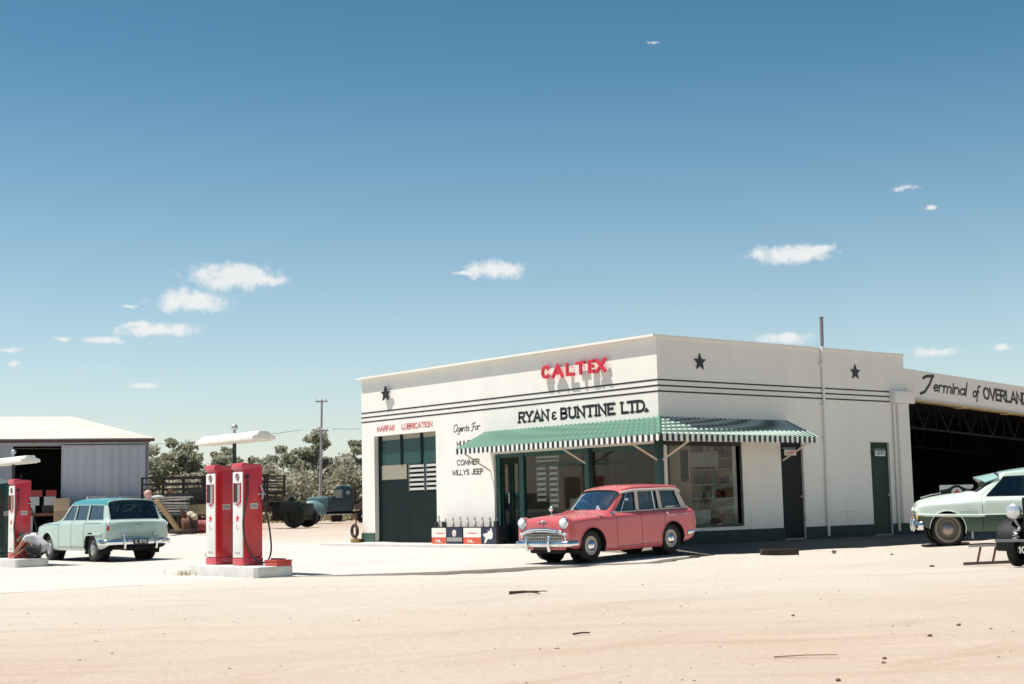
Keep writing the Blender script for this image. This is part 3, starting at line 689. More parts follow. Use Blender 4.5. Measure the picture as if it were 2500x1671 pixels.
# hanging toilet signs: board on a bracket
for y, txt, lab in ((3.98, 'LADIES', 'small white LADIES board over the dark doorway under the awning'), (7.4, 'GENTS', 'small white GENTS board over the green doorway beside the pillar')):
    s = empty('toilet_sign', (.0, y, 2.28), 0, lab, 'sign', 'toilet signs')
    mb = MB(); mb.box(.10, .115, .0, .40, -.07, .06); mb.build('board', PUMPWHITE, s)
    mb = MB(); text(mb, txt, FACE_R(.04, -.04, .117), .075, .32, .014); mb.build('lettering', REDPAINT if txt == 'LADIES' else BLACK, s, fixn=False)
    mb = MB(); mb.tube([(-.1, .02, .1), (.11, .02, .1), (.11, .38, .1)], .008, 6); mb.tube([(.108, .04, .1), (.108, .04, .05)], .006, 5); mb.tube([(.108, .36, .1), (.108, .36, .05)], .006, 5)
    mb.build('bracket', STEEL, s)

# ------------------------------------------------------------------ things in the shop
def obox(name, c, s, m, label, cat, group=None, rz=0, parent=None, bevel=.008):
    mb = MB(); mb.box(-s[0]/2, s[0]/2, -s[1]/2, s[1]/2, 0, s[2]); o = mb.build(name, m, parent, bevel=bevel)
    o.location = c; o.rotation_euler = (0, 0, rz); return tag(o, label, cat, group)
sh = empty('display_shelves', (-1.9, 3.2, Z0+.004), 0, 'tall cream display shelving seen through the right hand shop window', 'shelves')
mb = MB()
mb.box(0, .04, -.35, .38, 0, 2.5); mb.box(1.62, 1.66, -.35, .38, 0, 2.5); mb.box(.04, 1.62, .34, .38, 0, 2.5); mb.build('upright', PLASTERIN, sh)
SZ = (.12, .62, .95, 1.28, 1.62, 1.95)
for z in SZ:
    mb = MB(); mb.box(.04, 1.62, -.35, .339, z, z+.025); mb.build('shelf', mat('pale shelf paint', (.5, .47, .40), .7), sh)
prod = [('carton', BROWNCARD, 'small brown carton on the shop display shelves', (.16, .14, .19)), ('carton', mat('red carton', (.36, .06, .05), .7), 'small red carton on the shop display shelves', (.13, .14, .16)),
        ('carton', mat('blue grey carton', (.13, .15, .20), .7), 'small blue grey carton on the shop display shelves', (.22, .14, .13)), ('carton', mat('cream carton', (.5, .46, .36), .7), 'small cream carton on the shop display shelves', (.13, .12, .22)),
        ('tin', mat('dark oil tin', (.05, .06, .06), .4), 'small dark tin on the shop display shelves', (.13, .12, .19))]
for z in SZ:
    x = -1.80
    while x < -.42:
        nm, m, lab, s = random.choice(prod)
        if random.random() < .86: obox(nm, (x+s[0]/2, 3.02+random.uniform(-.05, .05), Z0+.004+z+.026), s, m, lab, nm, 'goods on the shop display shelves', random.uniform(-.2, .2), bevel=0)
        x += s[0]+random.uniform(.02, .1)
cn = empty('shop_counter', (-3.0, 2.2, Z0+.004), 0, 'low wooden shop counter behind the left plate glass window', 'counter')
mb = MB(); mb.box(-1.1, 1.0, -.3, .3, 0, .85); mb.build('body', mat('varnished counter', (.16, .10, .06), .5), cn, bevel=.01)
mb = MB(); mb.box(-1.15, 1.05, -.35, .35, .851, .9); mb.build('top', PALEBOX, cn, bevel=.01)
for xx, yy, zz_, sx_, sz_, c_, lb in ((-1.75, 3.52, 1.7, .9, .75, (.10, .075, .09), 'dark framed poster on the shop wall behind the window corner'), (-3.6, 3.5, 1.55, .6, .7, (.03, .05, .05), 'dark green notice board on the shop wall behind the left window')):
    obox('wall_poster', (xx-.6, yy, zz_), (sx_, .03, sz_), mat(lb[:9]+' print', c_, .7, var=.5, vscale=9), lb, 'poster', bevel=0)
for k, (xx, yy, sz_, m_) in enumerate(((-.9, .9, (.5, .35, .25), BROWNCARD), (-.45, 1.6, (.35, .5, .42), PALEBOX), (-.5, 2.2, (.4, .35, .6), RUST), (-1.2, 1.7, (.6, .5, .3), UNDER))):
    obox('carton', (xx, yy, Z0+.30), sz_, m_, ['brown', 'pale', 'rusty brown', 'black'][k]+' box on the low platform inside the right shop window', 'carton', rz=.2*k, bevel=0)
obox('window_platform', (-1.0, 1.6, Z0+.005), (1.7, 1.9, .29), mat('dark platform', (.06, .05, .045), .8), 'low dark display platform inside the right shop window', 'platform', bevel=0)
obox('display_card', (-3.9, 1.1, Z0+.62), (.55, .02, .42), PALEBOX, 'pale show card standing in the left shop window', 'show card', rz=.1, bevel=0)
mb = MB()
for i, (px, pz) in enumerate(((0, 0), (.05, .12), (-.02, .25))): mb.ell((px, 0, pz), (.11-.02*i, .05, .09), 10, 6)
o = mb.build('hand_tool', BLACK, smooth=True); o.location = (-.75, 1.5, 1.72); tag(o, 'black hanging grease gun seen through the right hand window', 'tool')
mb = MB(); mb.box(-.45, .45, -.012, .012, 0, .34); o = mb.build('show_card', PALEBOX); o.location = (-.9, 2.3, 1.98); tag(o, 'wide pale show card high in the right shop window', 'show card')

# ------------------------------------------------------------------ oil rack by the wall
rk = empty('oil_rack', (-7.78, -.46, .276), 0, 'oil bottle rack with four advertising panels against the white wall', 'oil rack')
rk.scale = (1.16, 1, .76)
ORG = mat('orange red print', (.60, .09, .045), .55); NAVY = mat('navy print', (.02, .025, .06), .5); GREYP = mat('grey green print', (.30, .31, .26), .6)
mb = MB(); mb.box(0, 2.3, .02, .34, .52, .55); mb.box(0, .03, .02, .34, .02, .52); mb.box(2.27, 2.3, .02, .34, .02, .52); mb.box(0.03, 2.27, .32, .34, .02, .52)
mb.build('rack_frame', BLACK, rk)
specs = [(0.0, .53), (.55, .56), (1.14, .62), (1.78, .50)]
for i, (x, wd) in enumerate(specs):
    mb = MB(); mb.box(x, x+wd-.015, 0, .018, .0, .52)
    pn = mb.build('advert_panel', PUMPWHITE if i in (0, 2) else NAVY, rk)
    if i in (0, 2):
        mb = MB(); mb.box(x+.002, x+wd-.017, -.003, -.0005, .003, .215); mb.build('colour_band', ORG, pn)
        mb = MB(); text(mb, 'OIL', frame((x+.14, -.004, .06), (1, 0, 0), (0, 0, 1)), .07, .22, .022); mb.build('lettering', PUMPWHITE, pn, fixn=False)
        mb = MB(); ribbon(mb, [(x+.17+k*.03, .35+.02*math.sin(k*2.1)) for k in range(11)], .022, frame((0, -.002, 0), (1, 0, 0), (0, 0, 1)), 0, 0); mb.build('lettering', REDLET, pn, fixn=False)
    elif i == 1:
        mb = MB(); mb.box(x+.002, x+wd-.017, -.003, -.0005, .085, .21); mb.build('colour_band', GREYP, pn)
        mb = MB(); mb.ell((x+.27, -.002, .345), (.075, .012, .115), 14, 10); mb.build('emblem', mat('pink white print', (.72, .55, .52), .6), pn, smooth=True)
    else:
        mb = MB(); mb.prism([(.08, .03), (.14, .05), (.2, .17), (.3, .16), (.36, .2), (.37, .34), (.33, .5), (.29, .5), (.28, .40), (.2, .44), (.22, .37), (.06, .33), (.05, .26), (.12, .22)], frame((x, -.001, 0), (1, 0, 0), (0, 0, 1)), .004)
        mb.build('emblem', PUMPWHITE, pn)
bt = None
OILG = mat('oil bottle glass', (.60, .56, .49), .25, var=.3, vscale=6)
for i in range(16):
    x = -7.78+.14+i*.15; y = -.28 + (.05 if i % 2 else -.05)
    if bt is None:
        bt = empty('oil_bottle', (x, y, .697), 0, 'slim oil bottle with pale spout standing on the oil rack', 'oil bottle', 'oil bottles on the rack')
        mb = MB(); mb.lathe([(.0, 0), (.042, 0), (.042, .15), (.018, .20), (.0, .20)], None, 10); mb.build('bottle_body', OILG, bt, smooth=True)
        mb = MB(); mb.lathe([(.02, .19), (.02, .24), (.014, .29), (0, .29)], None, 10); mb.build('spout', STEEL, bt, smooth=True)
    else:
        c = copy_tree(bt); c.location = (x, y, .697); c.rotation_euler = (0, 0, i); s_ = random.uniform(.72, .9); c.scale = (s_, s_, s_)
for x, lab in ((-7.68, 'black oil tin at the left end of the oil rack'), (-7.36, 'black oil tin beside the first bottles on the oil rack'), (-5.24, 'black oil tin at the right end of the oil rack')):
    t_ = empty('oil_tin', (x, -.39, .697), .1, lab, 'oil tin', 'oil tins on the rack')
    mb = MB(); mb.box(-.055, .055, -.03, .03, 0, .13); mb.build('tin_body', BLACK, t_, bevel=.006)
    mb = MB(); mb.cyl((.02, 0, .13), (.02, 0, .155), .016, n=10); mb.build('cap', STEEL, t_)
# water tap stand at the far left corner
tp = empty('hose_stand', (-11.76, -.14, .276), 0, 'dark hose stand with rusty reel at left corner of the white building', 'hose stand')
mb = MB(); mb.cyl((0, 0, 0), (0, 0, .72), .022, n=8); mb.build('post', RUST, tp)
mb = MB(); mb.tube([(.14*math.cos(a*.5), -.05, .32+.16*math.sin(a*.5)) for a in range(26)], .045, 7); mb.build('hose_coil', mat('perished hose', (.05, .025, .02), .8), tp, smooth=True)
mb = MB(); mb.cyl((0, 0, .001), (0, 0, .11), .16, n=14); mb.build('base', mat('ochre paint', (.35, .22, .06), .7), tp)
# ------------------------------------------------------------------ workshop shed on the right
ws = empty('workshop_shed', (0, 8.9, 0), 0, 'large open workshop shed with Terminal of OVERLAND fascia and dark interior', 'workshop')
SL = -.0505
fz = lambda y, a: a + SL*y     # y measured from the building end
mb = MB(); L2 = 15
def slab(mb, x0, x1, y0, y1, za, zb):
    vs = [(x, y, fz(y, z)) for z in (za, zb) for y in (y0, y1) for x in (x0, x1)]
    mb.add(vs, [(0, 2, 3, 1), (4, 5, 7, 6), (0, 1, 5, 4), (2, 6, 7, 3), (0, 4, 6, 2), (1, 3, 7, 5)])
slab(mb, -.16, -.002, .01, L2, 3.70, 4.47); mb.build('fascia_wall', PLASTER, ws)
mb = MB(); slab(mb, -.2, .05, .19, L2, 3.66, 3.705); 
for y in (2.4, 4.6, 6.8): slab(mb, -.2, .06, y, y+.25, 3.63, 3.66)
mb.build('lintel_trim', mat('yellowed cream paint', (.55, .42, .22), .7), ws)
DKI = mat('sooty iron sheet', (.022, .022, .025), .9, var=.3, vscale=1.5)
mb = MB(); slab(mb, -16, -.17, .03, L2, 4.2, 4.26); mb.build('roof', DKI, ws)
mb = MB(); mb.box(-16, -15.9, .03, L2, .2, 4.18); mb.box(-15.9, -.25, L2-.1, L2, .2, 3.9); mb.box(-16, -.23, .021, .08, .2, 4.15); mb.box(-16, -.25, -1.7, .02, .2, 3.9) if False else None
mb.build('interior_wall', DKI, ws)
mb = MB(); mb.box(-.16, 0, 11.6, 15, .1, 3.08); mb.build('front_wall', PLASTER, ws)
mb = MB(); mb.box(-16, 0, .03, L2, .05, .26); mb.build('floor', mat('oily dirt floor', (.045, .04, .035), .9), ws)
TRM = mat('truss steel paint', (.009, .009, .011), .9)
for x in (-1.2, -5.2, -9.2):
    mb = MB()
    for za, r in ((4.08, .035), (3.15, .035)): mb.tube([(x, .1, fz(.1, za)), (x, L2-.1, fz(L2, za))], r, 5)
    k = 0; y = .25
    while y < 12:
        mb.tube([(x, y, fz(y, 3.17)), (x, y+.55, fz(y+.55, 4.06))], .022, 5); mb.tube([(x, y+.55, fz(y+.55, 4.06)), (x, y+1.1, fz(y+1.1, 3.17))], .022, 5)
        mb.tube([(x, y+.55, fz(y+.55, 4.06)), (x, y+.6, fz(y+.6, 3.17))], .018, 5); y += 1.1
    mb.build('roof_truss', TRM, ws)
def sign2(s, y, z, h, wd, st, **k):
    mb = MB(); text(mb, s, frame((.0, y-8.9, z), (0, 1, 0), (0, 0, 1)), h, wd, st, slope=SL, **k); mb.build('painted_sign', BLACK, ws, fixn=False)
sign2('\x03', 9.62, 3.98, .34, .5, .075, shear=.25)
sign2('erminal', 10.15, 3.93, .33, 1.5, .05, shear=.25, gap=.07)
sign2('of', 11.93, 3.83, .31, .27, .05, shear=.25, gap=.05)
sign2('OVERLAND', 12.45, 3.80, .285, 2.12, .066, gap=.14)
mb = MB(); mb.box(-.2, -.02, .02, .1, 1.55, 1.62); mb.build('hinge_bracket', PALEBOX, ws)
# hanging advertising board with a star, in front of the pillar
sg = empty('star_sign', (1.74, 8.34, gd(1.7, 8.3)), rad(49), 'white board with black band and red star disc behind the two tone sedan', 'sign')
F3 = lambda z=0: frame((0, -.012-z, 0), (1, 0, 0), (0, 0, 1))
mb = MB(); mb.box(-.4, .4, -.01, .01, .86, 1.3); mb.build('board', PUMPWHITE, sg)
mb = MB(); mb.prism([(-.4, 1.20-.02), (-.28, 1.19), (-.16, 1.23), (-.06, 1.29), (.06, 1.29), (.16, 1.23), (.28, 1.19), (.4, 1.2), (.4, .99), (-.4, .99)], F3(), .004); mb.build('black_band', BLACK, sg)
mb = MB(); mb.cyl((0, -.017, 1.10), (0, -.022, 1.10), .135, n=24); mb.build('disc', PUMPWHITE, sg)
mb = MB(); mb.prism(star_poly(.10, .45), F3() @ T(0, 1.10, .011), .006); mb.build('star', mat('sign star red', (.5, .02, .02), .5), sg)
mb = MB()
for x in (-.33, .33): mb.box(x-.02, x+.02, .011, .05, 0, 1.3)
mb.build('leg', STEEL, sg)

# ------------------------------------------------------------------ iron shed on the left
ang = math.atan2(9.16, 3.58)             # direction of the long front
ir = empty('iron_shed', (-34.05, 4.2, .5), ang, 'pale roofed corrugated iron shed with dark doorway and sliding door', 'shed')
def corr(name, base, axis, per, rough=.55, metal=.3):
    m = mat(name, base, rough, metal, var=.14, vscale=.7, stretch=(1, 1, .15)); t = m.node_tree; b = t.nodes['Principled BSDF']
    tc = t.nodes.new('ShaderNodeTexCoord'); wv = t.nodes.new('ShaderNodeTexWave'); wv.bands_direction = axis; wv.inputs['Scale'].default_value = 1/per*.314; wv.wave_profile = 'SIN'; amt = .25 if 'roof' in name else .9
    t.links.new(tc.outputs['Object'], wv.inputs[0]); bp = t.nodes.new('ShaderNodeBump'); bp.inputs['Strength'].default_value = amt; bp.inputs['Distance'].default_value = .02
    t.links.new(wv.outputs['Fac'], bp.inputs['Height']); t.links.new(bp.outputs[0], b.inputs['Normal']); return m
IRON = corr('corrugated iron wall', (.36, .36, .40), 'X', .09)
IROOF = corr('pale corrugated roof', (.66, .61, .50), 'X', .09, .5, .0)
# local: x along the front (0 at right end, negative to the left); y into the shed
SLn, SD, SE, SR = 17., 9., 3.85, 5.0
mb = MB(); wall(mb, -SLn, 0, 0, SE, [(-5.35, -3.42, 0, 3.55)], lambda u, w_, z: (u, w_, z), .06); mb.build('front_wall', IRON, ir)
mb = MB(); mb.box(-.05, 0, .061, SD, 0, SE); mb.box(-SLn, -SLn+.05, .061, SD, 0, SE); mb.box(-SLn+.05, -.05, SD-.05, SD, 0, SE); mb.build('side_wall', IRON, ir)
e = .22
A, B_, C_, D_ = (-SLn-e, -e, SE), (e, -e, SE), (e, SD+e, SE), (-SLn-e, SD+e, SE); R1, R2 = (-SLn+3.2, SD/2, SR+.05), (-3.0, SD/2, SR+.05)
mb = MB()
for q in ((A, B_, R2, R1), (B_, C_, R2), (C_, D_, R1, R2), (D_, A, R1)):
    mb.quad(*q); mb.quad(*[(x, y, z-.05) for x, y, z in q])
for p, q in ((A, B_), (B_, C_), (C_, D_), (D_, A)): mb.quad(p, q, (q[0], q[1], q[2]-.05), (p[0], p[1], p[2]-.05))
mb.build('roof', IROOF, ir)
mb = MB(); mb.box(-SLn-e, e, -e-.06, -e+.03, SE-.14, SE-.055); mb.build('gutter', mat('maroon fascia', (.12, .04, .04), .6), ir)
mb = MB(); mb.box(-3.44, -.15, -.16, -.10, .05, 3.5); sd = mb.build('sliding_door', corr('door sheet', (.50, .50, .54), 'X', .35), ir)
mb = MB(); mb.box(-3.47, -.12, -.17, -.095, 3.5, 3.57); mb.box(-3.47, -3.41, -.175, -.09, .05, 3.5); mb.build('door_frame', STEEL, sd)
mb = MB(); mb.box(-6.8, -.1, -.12, -.03, 3.62, 3.68); mb.build('door_rail', STEEL, ir)
mb = MB(); mb.box(-SLn+.06, -.06, .07, SD-.06, -.3, .0); mb.build('floor', mat('shed floor', (.05, .045, .04), .9), ir)
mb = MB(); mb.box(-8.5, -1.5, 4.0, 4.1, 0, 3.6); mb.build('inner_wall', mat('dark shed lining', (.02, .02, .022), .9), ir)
# bench with cartons in the doorway
IRM = T(-34.05, 4.2, .5) @ RZ(ang)
bn = empty('work_bench', tuple(IRM @ Vector((-4.3, -.9, 0))), ang, 'long rust red bench in the dark shed doorway', 'bench')
mb = MB(); mb.box(-2.2, 1.6, -.3, .35, .72, .84); mb.build('top', RUST, bn)
for x in (-2.0, -.3, 1.4): mb = MB(); mb.box(x-.06, x+.06, -.25, .3, 0, .719); mb.build('leg', PALEBOX if x == -.3 else DARKWOOD, bn)
cols = [('dark green', (.02, .06, .05)), ('grey', (.30, .30, .29)), ('red', (.28, .04, .04)), ('pale grey', (.40, .41, .40)), ('black', (.03, .03, .035))]
for (x, z, s, c) in ((-1.3, 0, (.7, .4, .3), 1), (-.45, 0, (.6, .4, .3), 3), (-1.1, .301, (.9, .4, .3), 0), (-.2, .301, (.4, .4, .34), 3), (.35, 0, (.5, .4, .3), 4), (.4, .301, (.45, .4, .34), 3), (.95, 0, (.45, .4, .3), 4), (-.95, .602, (.8, .4, .36), 1), (-.1, .642, (.42, .4, .26), 2), (.45, .642, (.4, .36, .26), 2)):
    lv_ = ['on the bench top', 'second in its stack', 'topmost of its stack'][0 if z == 0 else 1 if z < .5 else 2]
    side = 'left end' if x < -.7 else 'middle' if x < .3 else 'right end'
    obox('carton', tuple(IRM @ Vector((-4.3+x, -.9, .845+z))), s, mat(cols[c][0]+' box', cols[c][1], .8), f'{cols[c][0]} carton, {lv_}, {side} of the shed bench', 'carton', 'cartons on the shed bench', ang, bevel=0)
for x, y, s, c, lab in ((-2.6, -.9, (.85, .5, .4), 4, 'dark crate on the left of the trestle table by the sliding shed door'), (-2.1, -.75, (.75, .5, .62), 3, 'pale grey crate in the middle of the trestle table by the shed door'), (-.75, -.7, (.9, .5, .6), 1, 'mid grey crate on the right end of the trestle table by the shed door')):
    obox('crate', tuple(IRM @ Vector((x, y, .845+.0))), s, mat(cols[c][0]+' box', cols[c][1], .8), lab, 'crate', rz=ang+.1)
tb = empty('trestle_table', tuple(IRM @ Vector((-1.6, -.75, 0))), ang, 'dark trestle table in front of the sliding iron door', 'table')
mb = MB(); mb.box(-1.6, 1.6, -.4, .4, .78, .84); mb.build('top', DARKWOOD, tb)
for x in (-1.4, 1.4): mb = MB(); mb.box(x-.05, x+.05, -.35, .35, 0, .779); mb.build('leg', DARKWOOD, tb)
obox('carton', tuple(IRM @ Vector((-3.45, -1.3, .0))), (.6, .5, .9), BROWNCARD, 'tall brown carton standing low before the shed doorway', 'carton', rz=ang)
obox('carton', tuple(IRM @ Vector((-3.45, -1.3, .902))), (.6, .5, .5), mat('tan box', (.45, .32, .22), .8), 'tan carton on a taller carton at the left edge of the sliding iron door', 'carton', rz=ang)
# ------------------------------------------------------------------ petrol pumps
def island(x0, x1, y0, y1, h, label):
    mb = MB(); n = 8; r = (y1-y0)/2
    pts = [(x1-.06, y0), (x1, y0+.06), (x1, y1-.06), (x1-.06, y1)] + [(x0+r-r*math.sin(math.pi*i/n), y0+r+r*math.cos(math.pi*i/n)) for i in range(n+1)]
    mb.prism(pts, T(0, 0, -.12), h+.12)
    return tag(mb.build('pump_island', CONC, bevel=.015), label, 'pump island')
def fuel_pump(loc, label, side=PUMPRED, front=PUMPWHITE, capm=None, hose=True, hose_back=False, h=1.85):
    W_, D = .385, .40
    p = empty('fuel_pump', loc, 0, label, 'petrol pump', 'petrol pumps')
    capm = capm or mat('sun faded red enamel', (.55, .05, .075), .3, var=.1, vscale=6, coat=.3)
    mb = MB(); mb.box(0, W_, .012, D, .14, h-.02); mb.build('cabinet', side, p, bevel=.02)
    mb = MB(); mb.box(-.008, W_+.008, -.006, D+.006, 0, .139); mb.build('base', capm if side is PUMPRED else side, p, bevel=.012)
    mb = MB()   # flared crown, bulging at the front
    prof = [(-.025, h-.10), (-.035, h-.06), (-.03, h-.01), (-.005, h+.02), (.06, h+.025), (.14, h+.003), (D-.05, h-.002), (D-.01, h-.03), (D+.002, h-.05), (.02, h-.10)]
    mb.prism(prof, frame((-.006, 0, 0), (0, 1, 0), (0, 0, 1)), W_+.012); mb.build('crown', capm, p, bevel=.012, smooth=True)
    mb = MB(); mb.box(.012, W_-.012, -.012, .011, .145, h-.14); fp = mb.build('front_panel', front, p, bevel=.01)
    mb = MB(); mb.tube([(.07, -.016, 1.16), (.07, -.016, 1.50), (W_-.07, -.016, 1.50), (W_-.07, -.016, 1.16), (W_/2, -.016, 1.11)], .018, 8, closed=True); mb.build('dial_surround', side, fp, smooth=True)
    mb = MB(); mb.box(.08, W_/2, -.018, -.0125, 1.16, 1.49); mb.build('dial_window', BLACK, fp)
    mb = MB(); mb.box(W_/2+.005, W_-.08, -.018, -.0125, 1.16, 1.49)
    for z in (1.24, 1.32, 1.40): mb.box(W_/2+.005, W_-.08, -.021, -.0185, z, z+.015)
    mb.build('price_reel', mat('dial grey', (.32, .33, .30), .4), fp)
    mb = MB(); mb.prism(star_poly(.075, .42), frame((W_/2, -.0125, .86), (1, 0, 0), (0, 0, 1)), .004); mb.build('star_badge', REDLET, fp)
    mb = MB(); mb.tube([(W_/2+.05*math.cos(a*.4), -.012, .70+.035*math.sin(a*.4)) for a in range(16)], .006, 5); mb.tube([(.1, -.012, .24), (W_-.1, -.012, .24)], .012, 6); mb.build('trim', STEEL, fp)
    mb = MB(); mb.tube([(W_/2+.06*math.cos(a*.4), -.0125, 1.62+.06*math.sin(a*.4)) for a in range(17)], .012, 5, closed=True); mb.tube([(W_/2-.07, -.0125, 1.64), (W_/2+.07, -.0125, 1.61)], .012, 5); mb.tube([(W_/2, -.0125, 1.55), (W_/2, -.0125, 1.69)], .01, 5); mb.build('emblem', mat('dull purple print', (.20, .10, .14), .5), fp)
    mb = MB(); mb.box(W_+.001, W_+.006, .14, .30, 1.03, 1.13); pl = mb.build('price_plate', mat('aluminium plate', (.6, .58, .55), .4), p)
    mb = MB()
    for i in range(5): mb.box(W_+.0065, W_+.008, .155+i*.028, .175+i*.028, 1.05, 1.11)
    mb.build('plate_text', mat('grey print', (.3, .28, .27), .6), pl)
    if hose:
        R = mat('black hose', (.03, .03, .032), .55)
        mb = MB()
        def cat(ps, n=8):
            out = []; P = [Vector(q) for q in ps]; P = [P[0]*2-P[1]]+P+[P[-1]*2-P[-2]]
            for i in range(1, len(P)-2):
                for k in range(n):
                    t = k/n; a, b, c, d = P[i-1:i+3]
                    out.append(.5*((2*b)+(c-a)*t+(2*a-5*b+4*c-d)*t*t+(3*b-a-3*c+d)*t**3))
            return out+[P[-2]]
        if hose_back:
            mb.tube(cat([(-.02, .2, 1.35), (-.06, .2, 1.1), (-.085, .17, .7), (-.09, .12, .4), (-.03, .02, .2), (.0, .0, .16)]), .016, 8)
        else:
            mb.tube(cat([(W_+.03, .07, 1.62), (W_+.045, .07, 1.3), (W_+.05, -.03, .8), (W_+.06, .02, .42), (W_+.10, .16, .14), (W_+.14, .30, .05), (W_+.13, .44, .09), (W_+.05, .55, .3), (W_+.03, .52, .7), (W_+.02, .45, 1.0), (W_+.03, .38, 1.22)]), .016, 8)
        mb.build('hose', R, p, smooth=True)
        if not hose_back:
            mb = MB(); mb.tube([(W_+.03, .37, 1.2), (W_+.03, .40, 1.32)], .022, 8); mb.tube([(W_+.03, .40, 1.32), (W_+.04, .34, 1.46)], .016, 8); mb.tube([(W_+.0, .3, 1.3), (W_+.05, .42, 1.3)], .015, 6); mb.build('nozzle', STEEL, p)
            mb = MB(); mb.cyl((W_, .07, 1.62), (W_+.05, .07, 1.62), .035, n=10); mb.cyl((W_/2+.05, .2, h), (W_/2+.05, .2, h+.09), .012, n=6); mb.ell((W_/2+.05, .2, h+.1), (.025, .025, .025), 8, 6); mb.split('hose_bracket', BLACK, p)
    return p
zi = .20
island(-3.35, -.55, -9.57, -8.78, zi, 'pale concrete island under the two tall red pumps')
fuel_pump((-2.90, -9.3, zi), 'left one of the two tall red pumps in front of the stock truck', hose_back=True)
fuel_pump((-1.85, -9.3, zi), 'right one of the two tall red pumps, with a long hanging hose on its side')
island(-15.5, -11.45, -9.75, -8.95, zi, 'pale concrete island under the green pump at the left edge of the photo')
fuel_pump((-12.64, -9.5, zi), 'red pump at the left edge beside the crouching man', h=1.87)
fuel_pump((-13.75, -9.5, zi), 'dark green pump cut by the left edge of the photo', side=mat('pump dark green', (.012, .06, .05), .3, coat=.3), capm=mat('pale mint crown', (.35, .52, .48), .25), hose=False, h=1.9)
def lamp(loc, label):
    l = empty('canopy_lamp', loc, 0, label, 'lamp', 'canopy lamps over the pumps')
    mb = MB(); mb.cyl((0, 0, 0), (0, 0, 2.28), .037, n=10); mb.build('post', mat('lamp post black', (.02, .025, .03), .5), l)
    WH = mat('white lamp enamel', (.82, .79, .72), .4, var=.05)
    mb = MB()
    a, b = 1.12, .24
    prof = [(-b, 2.28), (b, 2.28), (b, 2.35), (.14, 2.38), (.10, 2.44), (-.10, 2.44), (-.14, 2.38), (-b, 2.35)]
    M = frame((-a, 0, 0), (0, 1, 0), (0, 0, 1))
    mb.prism(prof, M, 2*a); mb.build('canopy', WH, l, bevel=.012)
    mb = MB(); mb.box(-a+.06, a-.06, -b+.05, b-.05, 2.262, 2.279); mb.build('diffuser', mat('lamp diffuser', (.7, .68, .6), .5), l)
    mb = MB(); mb.cyl((0, 0, 2.441), (0, 0, 2.52), .03, n=8); mb.ell((0, 0, 2.57), (.065, .065, .06), 12, 8); mb.build('finial', STEEL, l, smooth=True)
    return l
lamp((-2.2, -9.08, zi), 'white canopy lamp on a black post between the two tall red pumps')
lamp((-12.99, -9.28, zi), 'white canopy lamp with ball top at the left edge of the photo')
tbx = empty('tool_box', (-.98, -9.08, zi), 0, 'low red metal box on the right end of the pump island', 'box')
mb = MB(); mb.box(0, .42, -.05, .26, 0, .085); mb.build('body', mat('tool box red', (.45, .05, .04), .5, var=.2), tbx, bevel=.01)
mb = MB(); mb.box(-.01, .43, -.06, .27, .086, .11); mb.build('lid', mat('tool box red', (.45, .05, .04), .5), tbx, bevel=.006)
mb = MB(); mb.tube([(.05, .05, .125), (.38, .1, .125)], .014, 6); mb.tube([(.12, .15, .122), (.3, .2, .122)], .011, 6); o = mb.build('spanner', UNDER); o.location = (-.98, -9.08, zi); tag(o, 'dark spanners lying on the red box by the pumps', 'tool')

# ------------------------------------------------------------------ lofted car bodies
def pch(A, sub, endflat=None):
    A = np.asarray(A, float); n = A.shape[0]; d = A[1:]-A[:-1]; m = np.zeros_like(A)
    a, b = d[:-1], d[1:]; ok = a*b > 0
    m[1:-1][ok] = (2*a*b/(a+b+1e-15*np.where(ok, 0, 1)))[ok]
    m[0], m[-1] = d[0], d[-1]
    if endflat is not None:
        for c in endflat: m[-1][..., c] = 0
    out = []
    for i in range(n-1):
        for k in range(sub):
            t = k/sub; h00 = 2*t**3-3*t*t+1; h10 = t**3-2*t*t+t; h01 = -2*t**3+3*t*t; h11 = t**3-t*t
            out.append(h00*A[i]+h10*m[i]+h01*A[i+1]+h11*m[i+1])
    out.append(A[-1]); return np.array(out)
def st_hood(x, zs, hw, zb, yb, zc, crown=.5):
    zm = zs+.5*(zb-zs)
    p = [(x, hw-.06, zs), (x, hw-.012, zs+.09), (x, hw, zm), (x, hw-.010, zb-.065), (x, yb, zb)]
    for f in (.84, .66, .46, .23, 0): y = yb*f; p.append((x, y, zb+(zc-zb)*(1-f**2.2)))
    return p
def st_cab(x5, x6, zs, hw, zb, yb, zw, yw, zr, xr=None):
    xr = x6 if xr is None else xr; zm = zs+.5*(zb-zs)
    return [(x5, hw-.06, zs), (x5, hw-.012, zs+.09), (x5, hw, zm), (x5, hw-.010, zb-.065), (x5, yb, zb), (x5, yb-.035, zb+.025),
            (x6, yw, zw), (x6*.6+xr*.4, yw-.04, zw+(zr-zw)*.66), (xr, yw*.52, zr-.012), (xr, 0, zr)]
